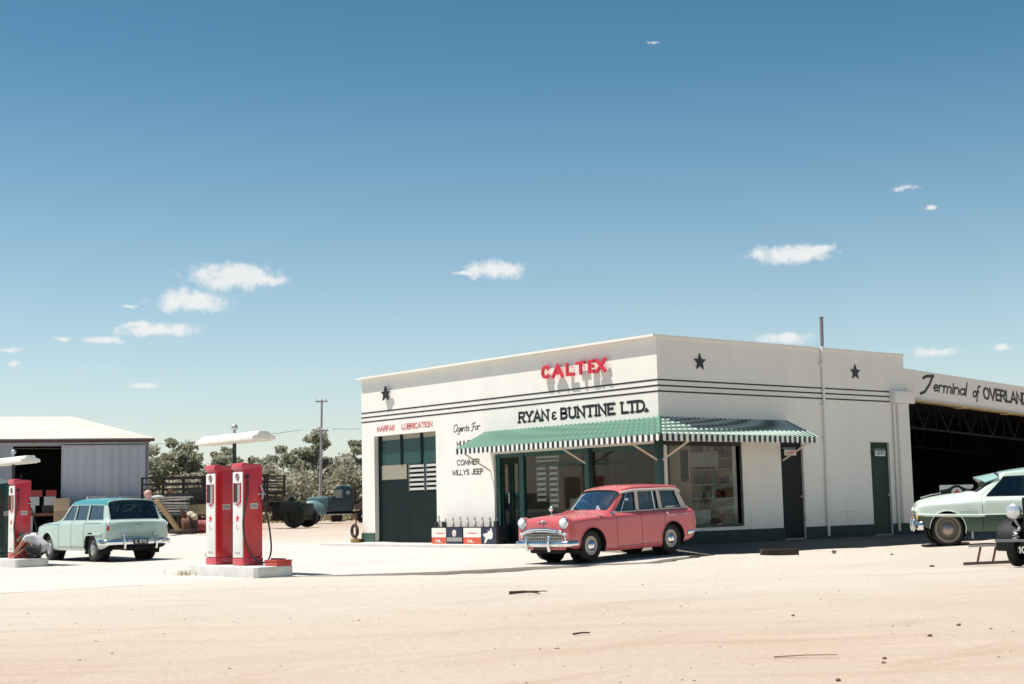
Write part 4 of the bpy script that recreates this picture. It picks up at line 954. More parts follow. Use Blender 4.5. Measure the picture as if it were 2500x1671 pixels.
def build_car(root, ctrl, cls, mats, wheels, ra, su=7, sv=4, trim=CHROME):
    C = np.array(ctrl, float); n, K, _ = C.shape
    D = pch(C, su)                                  # along the length
    D = np.moveaxis(pch(np.moveaxis(D, 1, 0), sv, endflat=(0, 2)), 0, 1)    # across
    nu, nv = D.shape[:2]
    nrm = np.cross(np.gradient(D, axis=0), np.gradient(D, axis=1)); nrm /= np.linalg.norm(nrm, axis=2, keepdims=True)+1e-9
    if nrm[nu//2, sv*2, 1] < 0: nrm = -nrm
    # wheel arches
    cut = np.zeros((nu, nv), bool); rim = {}
    for w_i, (wx, wz) in enumerate(wheels):
        dd = np.hypot(D[:, :, 0]-wx, D[:, :, 2]-wz); ins = dd < ra; ins[:, 4*sv+1:] = False
        cut |= ins; rim[w_i] = ins
    groups = {}
    for i in range(nu-1):
        for j in range(nv-1):
            key = cls(i//su, j//sv)
            if cut[i, j] and cut[i+1, j] and cut[i, j+1] and cut[i+1, j+1]: continue
            groups.setdefault(key, []).append((i, j))
    P = D.copy()
    for w_i, (wx, wz) in enumerate(wheels):
        for i, j in zip(*np.where(rim[w_i])):
            v = np.array([P[i, j, 0]-wx, P[i, j, 2]-wz]); l = np.linalg.norm(v)+1e-9
            P[i, j, 0] = wx+v[0]/l*ra; P[i, j, 2] = wz+v[1]/l*ra
    objs = {}
    for key, cells in groups.items():
        nm, mk = key.split(':')[0], mats[key]
        win = nm in ('windscreen', 'rear_window', 'side_window')
        sides = ((1, -1),) if nm not in ('side_window',) else ((1,), (-1,))
        for sd in sides:
            mb = MB(); idx = {}
            for s_ in sd:
                for (i, j) in cells:
                    q = []
                    for a, b in ((i, j), (i+1, j), (i+1, j+1), (i, j+1)):
                        if (a, b, s_) not in idx:
                            p = P[a, b] - (nrm[a, b]*.014 if win else 0)
                            idx[a, b, s_] = len(mb.v); mb.v.append((p[0], p[1]*s_, p[2]))
                        q.append(idx[a, b, s_])
                    mb.f.append(tuple(q if s_ > 0 else q[::-1]))
            if nm == 'body':                       # close nose and tail
                for ii in (0, nu-1):
                    ring = [(P[ii, j][0], P[ii, j][1], P[ii, j][2]) for j in range(nv)]
                    mb.add(ring+[(x, -y, z) for x, y, z in ring[::-1][1:]], [tuple(range(2*nv-1))])
            o = mb.build(nm, mk, root, smooth=True, ang=40)
            objs.setdefault(key, []).append(o)
            if win:
                ii = [c[0] for c in cells]; jj = [c[1] for c in cells]
                i0, i1, j0, j1 = min(ii), max(ii)+1, min(jj), max(jj)+1
                fm = MB()
                for s_ in sd[:1]:
                    lp = [P[i, j0] for i in range(i0, i1)]+[P[i1, j] for j in range(j0, j1)]
                    if len(sd) == 1: lp += [P[i, j1] for i in range(i1, i0, -1)]+[P[i0, j] for j in range(j1, j0, -1)]
                    else:
                        lp = [P[i0, j] for j in range(j1, j0, -1)]+lp[:i1-i0]+[P[i1, j] for j in range(j0, j1+1)]
                        if nm == 'windscreen' or nm == 'rear_window':
                            A_ = [P[i0, j] for j in range(j1, j0, -1)]+[P[i, j0] for i in range(i0, i1)]+[P[i1, j] for j in range(j0, j1+1)]
                            lp = A_+[np.array((q[0], -q[1], q[2])) for q in A_[::-1][1:-1]]
                    fm.tube([(q[0], q[1]*s_, q[2]) for q in lp], .011, 6, closed=True)
                fm.build('window_frame', trim, o, smooth=True)
    un = MB()
    xs = [p[0] for p in ctrl[1]]; hw = C[:, :, 1].max()
    zs = min(p[0][2] for p in ctrl)
    un.box(C[-1, 0, 0]+.1, C[0, 0, 0]-.1, -hw+.34, hw-.34, zs+.02, zs+.1)
    un.box(wheels[1][0]+ra+.02, wheels[0][0]-ra-.02, -hw+.10, hw-.10, zs+.03, zs+.08)
    for (wx, wz) in wheels:
        for s_ in (1, -1):
            k = 16; vs = []; fs = []
            for i in range(k+1):
                a = math.pi*(-.12+1.24*i/k)
                for y in (hw-.035, hw-.36): vs.append((wx+(ra+.015)*math.cos(a), s_*y, wz+(ra+.015)*math.sin(a)))
            for i in range(k): fs.append((2*i, 2*i+2, 2*i+3, 2*i+1))
            un.add(vs, fs); un.add([(wx+(ra+.015)*math.cos(2*math.pi*i/24), s_*(hw-.35), wz+(ra+.015)*math.sin(2*math.pi*i/24)) for i in range(24)], [tuple(range(24))])
    un.build('underbody', UNDER, root)
    for w_i, (wx, wz) in enumerate(wheels):         # rolled arch lips
        lip = MB()
        best = []
        dd = np.hypot(D[:, :, 0]-wx, D[:, :, 2]-wz)
        for a_ in np.linspace(-.25, math.pi+.25, 26):
            tx, tz = wx+ra*math.cos(a_), wz+ra*math.sin(a_)
            sub = D[:, :4*sv+1]; q = np.argmin(np.hypot(sub[:, :, 0]-tx, sub[:, :, 2]-tz)); q = np.unravel_index(q, sub.shape[:2])
            if abs(sub[q][0]-tx) < .12 and tz > sub[q][2]-.05: best.append((tx, sub[q][1]+.002, tz))
        if len(best) > 3:
            for s_ in (1, -1): lip.tube([(x, y*s_, z) for x, y, z in best], .012, 6)
            lip.split('wheel_arch', mats['body'], root, smooth=True)
    ev = lambda u, v: (lambda i, j: D[i, j])(int(round(u*su)), int(round(v*sv)))
    return D, nrm, su, sv
def surf_line(D, su, sv, pts, side=1, off=0., nrm=None):
    out = []
    for (u, v) in pts:
        fi, fj = u*su, v*sv; i, j = int(min(fi, D.shape[0]-2)), int(min(fj, D.shape[1]-2)); a, b = fi-i, fj-j
        p = D[i, j]*(1-a)*(1-b)+D[i+1, j]*a*(1-b)+D[i, j+1]*(1-a)*b+D[i+1, j+1]*a*b
        if nrm is not None: p = p+nrm[i, j]*off
        out.append((p[0], p[1]*side, p[2]))
    return out
def u_at(D, su, x, v, sv):
    col = D[:, int(v*sv), 0]; i = int(np.argmin(abs(col-x))); return i/su
def wheels_add(root, xs, y, r, wd, rimm, capm=CHROME, rr=.60, white=None, steer=0):
    first = None
    for x in xs:
        for s_ in (1, -1):
            M = T(x, s_*y, r) @ RZ(steer if x == xs[0] else 0) @ RX(-math.pi/2*s_)
            mb = MB(); R = r*rr
            mb.lathe([(R+.012, .03), (R+.012, .055), (R-.015, .062), (R*.78, .03), (R*.6, .045), (0.0, .05)], M, 28)
            w_ = mb.build('wheel', rimm, root, smooth=True, ang=50)
            mb = MB(); h = wd/2
            mb.lathe([(R, -h*.7), (R+.02, -h), (r*.88, -h), (r*.975, -h*.82), (r, -h*.45), (r, h*.45), (r*.975, h*.82), (r*.88, h), (R+.02, h), (R, h*.7)], M, 32); mb.build('tyre', RUBBER, w_, smooth=True, ang=60)
            mb = MB(); mb.lathe([(R*.60, .045), (R*.57, .075), (R*.42, .10), (R*.2, .115), (0, .12)], M, 24); mb.build('hubcap', capm, w_, smooth=True)
            if white:
                mb = MB(); mb.lathe([(R+.014, h*1.012), (r*.80, h*1.02)], M, 32); mb.build('whitewall', white, w_)
def seats(root, xs, hw, z, m=INTERIOR):
    for x in xs:
        mb = MB(); mb.box(x-.3, x+.25, -hw, hw, z, z+.3); mb.box(x-.34, x-.2, -hw, hw, z+.3, z+.72); mb.build('seat', m, root, bevel=.05)
def steering(root, x, y, z, m):
    mb = MB(); M = T(x, y, z) @ RY(rad(-62)); mb.tube([tuple(M @ Vector((.19*math.cos(a*.3), .19*math.sin(a*.3), 0))) for a in range(21)], .013, 6, closed=True)
    mb.tube([tuple(M @ Vector((-.19, 0, 0))), tuple(M @ Vector((.19, 0, 0)))], .01, 5); mb.tube([(x, y, z), (x+.5, y, z-.3)], .018, 6); mb.build('steering_wheel', m, root, smooth=True)
def seam(root, D, su, sv, lines, name='door_seam'):
    mb = MB()
    for ln in lines:
        for s_ in (1, -1): mb.tube(surf_line(D, su, sv, ln, s_), .0055, 4)
    mb.split(name, UNDER, root)

# ---- pink estate car
SAL = mat('salmon pink car paint', (.60, .115, .122), .24, var=.05, vscale=2, coat=.6)
CREAM = mat('cream car paint', (.58, .50, .43), .4, coat=.3)
ang_p = math.atan2(-(1.02-3.38)*-1, 1.31-1.17)
pf, pr_ = Vector((1.680, -3.679, .108)), Vector((1.570, -1.420, .176))
dv = (pf-pr_); ph = math.atan2(dv.y, dv.x)
left = Vector((-math.sin(ph), math.cos(ph), 0))
WB = 2.44; sc_p = dv.length/WB
mid = (pf+pr_)/2 - left*.60*sc_p
pk = empty('estate_car', tuple(mid), ph, 'salmon pink estate car with cream window pillars parked at the building corner', 'car', scale=sc_p)
pk.rotation_euler = (0, -math.asin((pf.z-pr_.z)/dv.length), ph)
ctrl = [
 st_hood(1.91, .36, .735, .66, .55, .69), st_hood(1.89, .33, .755, .805, .64, .85), st_hood(1.80, .30, .76, .87, .67, .925), st_hood(1.38, .25, .77, .90, .68, .965), st_hood(.98, .19, .775, .915, .69, 1.0),
 [(.66, .715, .17), (.66, .763, .26), (.66, .775, .55), (.66, .765, .85), (.66, .70, .915), (.635, .655, .965), (.655, .585, 1.0), (.70, .49, 1.012), (.76, .26, 1.02), (.785, 0, 1.022)],
 [(.56, .715, .165), (.56, .763, .255), (.56, .775, .55), (.56, .765, .85), (.555, .70, .92), (.53, .665, .955), (.20, .565, 1.315), (.20, .49, 1.375), (.225, .26, 1.405), (.235, 0, 1.41)],
 st_cab(.46, .10, .165, .775, .925, .70, 1.34, .595, 1.465, .02),
 st_cab(-.17, -.20, .165, .775, .93, .70, 1.365, .61, 1.505), st_cab(-.31, -.33, .165, .775, .93, .70, 1.365, .61, 1.51),
 st_cab(-.90, -.88, .165, .775, .93, .70, 1.36, .605, 1.51), st_cab(-1.04, -1.01, .175, .775, .93, .70, 1.36, .605, 1.505),
 st_cab(-1.62, -1.48, .23, .77, .93, .69, 1.345, .59, 1.48), st_cab(-1.82, -1.65, .27, .765, .93, .68, 1.325, .575, 1.455),
 [(-1.98, .68, .34), (-1.98, .735, .42), (-1.98, .75, .62), (-1.98, .73, .83), (-1.96, .67, .91), (-1.93, .62, .935), (-1.91, .56, .95), (-1.91, .48, .955), (-1.92, .26, .96), (-1.92, 0, .96)],
 st_hood(-2.07, .42, .68, .86, .6, .90)]
def cls_p(i, k):
    if i == 5 and k >= 6: return 'windscreen'
    if k == 5 and i in (7, 9, 11): return 'side_window:%d' % i
    if i == 13 and k >= 6: return 'rear_window'
    if k == 5 and i in (8, 10, 12): return 'pillar'
    if k >= 6 and 6 <= i <= 12: return 'roof'
    return 'body'
mt = {'body': SAL, 'roof': SAL, 'pillar': CREAM, 'windscreen': SCREEN, 'rear_window': CARGLASS, 'side_window:7': CARGLASS, 'side_window:9': CARGLASS, 'side_window:11': CARGLASS}
wh = [(1.22, .315), (-1.22, .315)]
D, NR, su, sv = build_car(pk, ctrl, cls_p, mt, wh, .375, trim=mat('dark rubber trim', (.03, .03, .03), .6))
wheels_add(pk, (1.22, -1.22), .63, .315, .16, CREAM, steer=.06)
seats(pk, (-.05, -.85), .55, .42); steering(pk, .34, -.33, 1.04, mat('ivory wheel', (.6, .58, .5), .4))
mb = MB(); mb.box(.5, .75, -.6, .6, .8, .96); mb.build('dashboard', INTERIOR, pk, bevel=.04)
seam(pk, D, su, sv, [[(u, v) for v in np.linspace(.3, 4.9, 14)] for u in (6.6, 8.5, 10.5)] + [[(u, 1.0) for u in np.linspace(6.6, 10.5, 20)]])
mb = MB()      # cream rail above and below the side glass
for s_ in (1, -1):
    mb.tube(surf_line(D, su, sv, [(u, 6.12) for u in np.linspace(6.2, 13.2, 40)], s_), .03, 6); mb.tube(surf_line(D, su, sv, [(u, 4.9) for u in np.linspace(6.3, 13.3, 40)], s_), .016, 6)
mb.split('window_rail', CREAM, pk, smooth=True)
for s_ in (1, -1):
    mb = MB(); M = T(1.875, s_*.62, .805) @ RY(rad(84)); mb.lathe([(.0, -.18), (.09, -.16), (.125, -.08), (.128, .01), (.115, .035), (.10, .04)], M, 24); h_ = mb.build('headlamp', SAL, pk, smooth=True)
    mb = MB(); mb.lathe([(.122, .012), (.126, .03), (.112, .052), (.098, .05)], M, 24); mb.build('chrome_ring', CHROME, h_, smooth=True)
    mb = MB(); mb.lathe([(.10, .042), (.085, .065), (.05, .08), (0, .085)], M, 24); mb.build('lens', LENS, h_, smooth=True)
    mb = MB(); mb.ell((1.905, s_*.64, .58), (.03, .05, .035), 12, 8); mb.build('parking_lamp', LENS, pk, smooth=True)
mb = MB()
GX = 1.24
pts = [(1.955-.05*(abs(y)/.62)**2.5, y, z) for y, z in [(yy*GX, zz_) for yy, zz_ in [(.50, .44), (.53, .50), (.50, .57), (.40, .615), (.2, .64), (0, .645), (-.2, .64), (-.4, .615), (-.5, .57), (-.53, .50), (-.5, .44), (-.4, .41), (-.2, .40), (0, .40), (.2, .40), (.4, .41)]]]
mb.tube(pts, .026, 8, closed=True); gr = mb.build('grille', CHROME, pk, smooth=True)
mb = MB(); mb.tube([(1.96-.05*(abs(y)/.62)**2.5, y, .69-.12*(abs(y)/.66)**3) for y in np.linspace(-.64, .64, 17)], .026, 8); mb.build('grille_bar', CHROME, gr, smooth=True)
mb = MB(); mb.add([(p[0]-.012, p[1], p[2]) for p in pts], [tuple(range(len(pts)))]); mb.build('grille_recess', UNDER, gr)
mb = MB()
for k in range(-11, 12): y = k*.05; mb.tube([(1.945-.045*(abs(y)/.62)**2.5, y, .43), (1.945-.045*(abs(y)/.62)**2.5, y, .60)], .011, 5)
for z in (.46, .52, .58): mb.tube([(1.95-.045*(abs(y)/.62)**2.5, y, z) for y in np.linspace(-.58, .58, 13)], .007, 5)
mb.build('grille_slat', mat('dull alloy mesh', (.42, .42, .40), .4, .7), gr)
def bumper(root, x, yh, z, sgn, bend=.22, r=.05, overs=(.33,), ovh=.14, wrap=.25):
    mb = MB(); pts = []
    for y in np.linspace(-yh, yh, 25): pts.append((x-sgn*bend*(abs(y)/yh)**4, y, z))
    pts = [(x-sgn*(bend+wrap), -yh-.01, z)]+pts+[(x-sgn*(bend+wrap), yh+.01, z)]
    # flattened section
    prof = [(-.012, -r*1.15), (.018, -r*.8), (.026, 0), (.018, r*.8), (-.012, r*1.15), (-.022, 0)]
    vs = []; fs = []; n = len(prof); P = [Vector(p) for p in pts]
    for i, p in enumerate(P):
        d = (P[min(i+1, len(P)-1)]-P[max(i-1, 0)]).normalized(); nn = Vector((d.y, -d.x, 0))*(1 if sgn > 0 else -1)
        if i not in (0, len(P)-1) and nn.x*sgn < -.01: nn = -nn
        for a, b in prof: vs.append(p+nn*a+Vector((0, 0, b)))
    for i in range(len(P)-1):
        for k in range(n): fs.append((i*n+k, i*n+(k+1) % n, (i+1)*n+(k+1) % n, (i+1)*n+k))
    mb.add(vs, fs); b_ = mb.build('bumper', CHROME, root, smooth=True, ang=50)
    for y in overs:
        for s_ in (1, -1):
            o = MB(); o.tube([(x+sgn*.02, s_*y, z-ovh), (x+sgn*.045, s_*y, z-ovh*.4), (x+sgn*.05, s_*y, z+ovh*.3), (x+sgn*.02, s_*y, z+ovh)], .03, 8); o.ell((x+sgn*.02, s_*y, z+ovh), (.03, .03, .03), 8, 6); o.build('overrider', CHROME, b_, smooth=True)
    return b_
bumper(pk, 2.04, .78, .385, 1, bend=.10); bumper(pk, -2.16, .74, .42, -1)
mb = MB(); mb.box(1.80, 1.90, -.58, .58, .26, .34); mb.build('front_valance', SAL, pk, bevel=.03)
mb = MB(); mb.box(1.97, 1.985, -.22, .22, .27, .345); mb.build('number_plate', BLACK, pk)
mb = MB(); mb.tube([(1.905, y, .83+.012*math.cos(y*14)) for y in np.linspace(-.13, .13, 9)], .013, 6); mb.ell((1.915, 0, .83), (.02, .03, .025), 10, 6); mb.build('bonnet_badge', CHROME, pk, smooth=True)
for y in (-.05, -.45):
    mb = MB(); mb.tube([(.80, y, 1.03), (.70, y-.12, 1.055), (.64, y-.33, 1.06)], .008, 5); mb.build('wiper', UNDER, pk)
for s_ in (1, -1):
    mb = MB(); mb.tube([(.98, s_*.66, .92), (.99, s_*.70, 1.02)], .010, 6); mb.ell((.98, s_*.70, 1.06), (.035, .06, .055), 12, 8); mb.build('wing_mirror', CHROME, pk, smooth=True)
for u in (8.1, 10.1):
    for s_ in (1, -1):
        q = surf_line(D, su, sv, [(u, 4.0), (u+.25, 4.0)], s_, .03, NR); mb = MB(); mb.tube(q, .013, 6); mb.build('door_handle', CHROME, pk, smooth=True)
for s_ in (1, -1):
    q = surf_line(D, su, sv, [(10.9, 3.2), (10.97, 3.0), (11.1, 2.8)], s_, .02, NR); mb = MB(); mb.tube(q, .03, 6, r2=.008); mb.tube(surf_line(D, su, sv, [(u, 2.75) for u in np.linspace(11.1, 12.3, 8)], s_, .006, NR), .007, 5); mb.build('side_flash', CHROME, pk, smooth=True)
mb = MB(); mb.tube([(.565, .70, .94), (.60, .73, .95)], .03, 8); mb.build('scuttle_chrome', CHROME, pk, smooth=True)
mb = MB()
for s_ in (1, -1): mb.ell((-2.04, s_*.62, .66), (.04, .045, .10), 10, 8)
mb.split('tail_lamp', REDLENS, pk, smooth=True)

mb = MB()
for u in (7.35, 9.75):
    for s_ in (1, -1): mb.tube(surf_line(D, su, sv, [(u, v) for v in (5.0, 5.5, 6.0)], s_), .012, 6)
mb.split('quarterlight_bar', CHROME, pk, smooth=True)
# ---- pale green wagon seen from behind
MINT = mat('pale sage car paint', (.42, .545, .49), .32, var=.05, vscale=2, coat=.5)
TEALR = mat('turquoise roof paint', (.065, .30, .315), .32, coat=.6)
tw = empty('station_wagon', (-12.88-1.335*1.04, -7.2+.70, .035), math.pi, 'pale green station wagon with turquoise roof seen from behind near the shed', 'car')
tw.scale = (1.06, 1, 1)
ctrl = [
 st_hood(2.12, .42, .72, .80, .66, .83), st_hood(2.04, .38, .80, .885, .72, .93), st_hood(1.75, .34, .835, .94, .76, 1.0), st_hood(1.35, .32, .845, .97, .775, 1.04), st_hood(1.0, .28, .85, .985, .785, 1.07),
 [(.78, .79, .27), (.78, .838, .36), (.78, .85, .6), (.78, .83, .9), (.78, .79, .99), (.755, .735, 1.035), (.77, .66, 1.07), (.82, .56, 1.085), (.89, .3, 1.095), (.92, 0, 1.10)],
 [(.66, .79, .265), (.66, .838, .36), (.66, .85, .6), (.66, .83, .9), (.655, .79, .995), (.63, .745, 1.02), (.28, .645, 1.40), (.28, .56, 1.46), (.31, .3, 1.49), (.32, 0, 1.495)],
 st_cab(.56, .18, .265, .85, 1.0, .79, 1.41, .655, 1.55, .08),
 st_cab(-.14, -.18, .265, .85, 1.0, .79, 1.415, .665, 1.59), st_cab(-.21, -.24, .265, .85, 1.0, .79, 1.415, .665, 1.595),
 st_cab(-.90, -.88, .265, .85, 1.0, .79, 1.41, .66, 1.59), st_cab(-.98, -.95, .27, .85, 1.0, .79, 1.41, .66, 1.585),
 st_cab(-1.86, -1.70, .31, .85, 1.0, .785, 1.395, .65, 1.555), st_cab(-2.02, -1.84, .34, .845, 1.0, .78, 1.38, .635, 1.53),
 [(-2.14, .77, .38), (-2.14, .82, .46), (-2.14, .835, .66), (-2.14, .825, .9), (-2.14, .775, .995), (-2.10, .735, 1.015), (-2.07, .66, 1.02), (-2.07, .56, 1.025), (-2.08, .3, 1.03), (-2.08, 0, 1.03)],
 st_hood(-2.20, .42, .80, .965, .70, .99), st_hood(-2.23, .46, .76, .93, .67, .955)]
def cls_t(i, k):
    if i == 5 and k >= 6: return 'windscreen'
    if k == 5 and i in (7, 9, 11): return 'side_window:%d' % i
    if i == 13 and k >= 6: return 'rear_window'
    if k >= 6 and 6 <= i <= 12: return 'roof'
    return 'body'
mt = {'body': MINT, 'roof': TEALR, 'windscreen': SCREEN, 'rear_window': CARGLASS, 'side_window:7': CARGLASS, 'side_window:9': CARGLASS, 'side_window:11': CARGLASS}
D, NR, su, sv = build_car(tw, ctrl, cls_t, mt, [(1.335, .33), (-1.335, .33)], .40, trim=mat('pale window trim', (.45, .5, .47), .4))
wheels_add(tw, (1.335, -1.335), .70, .33, .17, mat('dull grey wheel', (.32, .31, .28), .6, var=.2), capm=STEEL)
seats(tw, (-.0, -.85), .6, .5); steering(tw, .42, -.38, 1.08, INTERIOR)
obox('carton', (-.0, 0, 0), (.3, .22, .26), PALEBOX, 'pale carton inside the back of the green wagon', 'carton').location = (-12.88+.4, -6.75, .82)
mb = MB(); mb.box(-1.95, -.9, -.65, .65, .72, .78); mb.build('load_floor', INTERIOR, tw)
seam(tw, D, su, sv, [[(u, v) for v in np.linspace(.3, 4.9, 14)] for u in (6.7, 8.5, 10.5)] + [[(u, 1.0) for u in np.linspace(6.7, 10.5, 20)]])
mb = MB()
for s_ in (1, -1): mb.tube(surf_line(D, su, sv, [(u, 3.3) for u in np.linspace(1.2, 6.2, 24)], s_, .004, NR), .010, 5); mb.tube(surf_line(D, su, sv, [(u, 3.2) for u in np.linspace(11.0, 12.2, 8)], s_, .004, NR), .010, 5)
mb.split('side_strip', STEEL, tw)
mb = MB()
for s_ in (1, -1): mb.tube(surf_line(D, su, sv, [(u, 2.05) for u in np.linspace(11.1, 12.9, 12)], s_, .004, NR), .020, 6)
mb.split('wheel_moulding', MINT, tw, smooth=True)
bumper(tw, -2.33, .88, .47, -1, .2, .06, overs=(.42,), ovh=.16); bumper(tw, 2.25, .86, .45, 1, .2, .06)
for s_ in (1, -1):
    mb = MB(); mb.ell((-2.17, s_*.77, .81), (.055, .05, .095), 12, 8); l_ = mb.build('tail_lamp', REDLENS, tw, smooth=True)
    mb = MB(); mb.ell((-2.16, s_*.77, .93), (.07, .058, .045), 12, 8); mb.ell((-2.16, s_*.77, .69), (.05, .05, .04), 12, 8); mb.build('lamp_bezel', CHROME, l_, smooth=True)
    mb = MB(); mb.tube([(-2.235, s_*.42, .60), (-2.27, s_*.42, .63), (-2.28, s_*.42, .66)], .022, 8); mb.ell((-2.28, s_*.42, .665), (.035, .05, .03), 10, 6); mb.build('reversing_lamp', PUMPWHITE, tw, smooth=True)
for s_ in (1, -1):
    for u in (8.15, 10.2): mb = MB(); mb.tube(surf_line(D, su, sv, [(u, 3.75), (u+.22, 3.75)], s_, .03, NR), .012, 6); mb.build('door_handle', CHROME, tw, smooth=True)
mb = MB(); mb.tube([(-2.245, -.09, .86), (-2.27, -.05, .865), (-2.27, .05, .865), (-2.245, .09, .86)], .014, 6); mb.build('tailgate_handle', CHROME, tw, smooth=True)
mb = MB(); mb.tube([(-2.235, y, .97-.012*(y/.6)**2) for y in np.linspace(-.62, .62, 9)], .012, 6); mb.tube([(-2.235, y, .55) for y in (-.70, .70)], .006, 4); mb.build('tailgate_moulding', MINT, tw, smooth=True)
mb = MB(); mb.box(-2.375, -2.36, -.19, .19, .42, .53); pt = mb.build('number_plate', BLACK, tw)
mb = MB(); text(mb, 'S 870', frame((-2.376, .155, .44), (0, -1, 0), (0, 0, 1)), .075, .30, .014); mb.build('lettering', PUMPWHITE, pt, fixn=False)
mb = MB(); mb.tube([(-2.36, y, .575-.05*(abs(y)/.34)**3) for y in np.linspace(-.34, .34, 13)], .022, 7); mb.build('plate_guard', CHROME, tw, smooth=True)
mb = MB(); mb.tube([(-2.0, -.4, .26), (-2.3, -.4, .25)], .025, 8); mb.ell((-2.05, 0, .33), (.12, .5, .08), 12, 8); mb.build('exhaust', UNDER, tw)
# ------------------------------------------------------------------ two tone sedan on the right
IVO = mat('pale mint ivory car paint', (.61, .71, .62), .32, var=.04, vscale=2, coat=.5)
DGR = mat('deep green car paint', (.030, .075, .048), .35, var=.12, vscale=3, coat=.4)
AQUA = mat('pale aqua roof paint', (.30, .47, .43), .32, coat=.5)
a_s = math.radians(180+38.5)
fw = Vector((math.cos(a_s), math.sin(a_s), 0)); lf = Vector((-math.sin(a_s), math.cos(a_s), 0))
sd_mid = Vector((3.37, 5.48, .085)) - fw*1.45 - lf*.74
se = empty('sedan_car', tuple(sd_mid), a_s, 'ivory and dark green two tone sedan with sun visor in front of the open workshop', 'car')
se.scale = (1, 1, 1.06)
ctrl = [
 st_hood(2.09, .50, .76, .82, .64, .86), st_hood(2.04, .44, .84, .885, .70, .93), st_hood(1.85, .38, .885, .91, .76, 1.0), st_hood(1.45, .34, .915, .93, .79, 1.07), st_hood(1.05, .30, .925, .95, .81, 1.11),
 [(.80, .86, .29), (.80, .912, .39), (.80, .925, .62), (.80, .905, .88), (.80, .83, .975), (.775, .77, 1.03), (.79, .69, 1.10), (.84, .58, 1.12), (.91, .3, 1.13), (.94, 0, 1.135)],
 [(.72, .86, .29), (.72, .912, .39), (.72, .925, .62), (.72, .905, .88), (.715, .83, .98), (.69, .78, 1.01), (.30, .66, 1.40), (.30, .58, 1.46), (.33, .3, 1.495), (.34, 0, 1.50)],
 st_cab(.60, .20, .29, .925, .985, .83, 1.41, .67, 1.55, .10),
 st_cab(-.32, -.34, .29, .925, .985, .83, 1.42, .68, 1.60), st_cab(-.40, -.42, .29, .925, .985, .83, 1.42, .68, 1.60),
 st_cab(-1.05, -.98, .29, .925, .985, .83, 1.41, .67, 1.58), st_cab(-1.25, -1.10, .30, .925, .985, .82, 1.39, .65, 1.55),
 [(-1.75, .85, .34), (-1.75, .905, .44), (-1.75, .92, .64), (-1.75, .90, .88), (-1.74, .81, .97), (-1.73, .74, 1.0), (-1.72, .62, 1.02), (-1.72, .5, 1.03), (-1.73, .26, 1.035), (-1.74, 0, 1.04)],
 st_hood(-2.2, .40, .88, .92, .74, .99), st_hood(-2.5, .46, .78, .82, .62, .86)]
def cls_s(i, k):
    if i == 5 and k >= 6: return 'windscreen'
    if k == 5 and i in (7, 9): return 'side_window:%d' % i
    if i == 11 and k >= 6: return 'rear_window'
    if k >= 7 and 6 <= i <= 10: return 'roof'
    if k <= 1: return 'lower_body'
    return 'body'
mt = {'body': IVO, 'roof': AQUA, 'lower_body': DGR, 'windscreen': CARGLASS, 'rear_window': CARGLASS, 'side_window:7': CARGLASS, 'side_window:9': CARGLASS}
D, NR, su, sv = build_car(se, ctrl, cls_s, mt, [(1.45, .35), (-1.45, .35)], .385, trim=mat('dark rubber trim', (.03, .03, .03), .6))
WWALL = mat('dusty white wall', (.24, .20, .14), .8, var=.15)
wheels_add(se, (1.45, -1.45), .745, .35, .18, mat('dull silver wheel', (.20, .18, .15), .6, .2), capm=mat('worn hubcap', (.36, .30, .28), .35, .8), white=WWALL)
seats(se, (.05, -.95), .62, .55); steering(se, .45, -.36, 1.06, INTERIOR)
mb = MB()
pts = []
for s_ in (1, -1): mb.tube(surf_line(D, su, sv, [(u, 2.0) for u in np.linspace(.4, 6.6, 30)], s_, .012, NR), .028, 6); mb.tube(surf_line(D, su, sv, [(u, 2.0) for u in np.linspace(6.6, 13, 30)], s_, .004, NR), .012, 5)
mb.split('side_moulding', IVO, se, smooth=True)
mb = MB()
for s_ in (1, -1): mb.tube(surf_line(D, su, sv, [(u, 2.35) for u in np.linspace(3.6, 4.9, 8)], s_, .006, NR), .010, 5)
mb.split('name_script', STEEL, se)
seam(se, D, su, sv, [[(u, v) for v in np.linspace(.3, 4.9, 14)] for u in (6.2, 8.5)])
mb = MB()   # sun visor
vs = []; fs = []; n = 14
for i in range(n+1):
    t = -1+2*i/n; y = t*.70
    vs += [(.36-.05*t*t, y, 1.50-.10*t*t), (.78-.20*t*t, y, 1.425-.11*t*t), (.78-.20*t*t, y, 1.40-.11*t*t), (.36-.05*t*t, y, 1.475-.10*t*t)]
for i in range(n):
    for k in range(4): fs.append((i*4+k, i*4+(k+1) % 4, (i+1)*4+(k+1) % 4, (i+1)*4+k))
fs += [(0, 1, 2, 3), (n*4+3, n*4+2, n*4+1, n*4)]
mb.add(vs, fs); mb.build('sun_visor', AQUA, se, smooth=True, ang=50)
b_ = bumper(se, 2.12, .88, .43, 1, .05, .075, overs=(.38,), ovh=.12, wrap=.10); bumper(se, -2.62, .88, .5, -1, .2, .08)
for s_ in (1, -1):
    mb = MB(); mb.ell((2.02, s_*.70, .74), (.09, .11, .11), 16, 10); h_ = mb.build('headlamp', IVO, se, smooth=True)
    mb = MB(); mb.ell((2.07, s_*.70, .74), (.055, .085, .085), 14, 8); mb.build('lens', LENS, h_, smooth=True)
    mb = MB(); mb.ell((2.06, s_*.77, .60), (.05, .05, .045), 10, 8); mb.build('parking_lamp', AMBER, se, smooth=True)
mb = MB()
for z in (.56, .64, .72): mb.tube([(2.12-.10*(abs(y)/.6)**3, y, z) for y in np.linspace(-.58, .58, 13)], .02, 6)
mb.build('grille', CHROME, se, smooth=True)
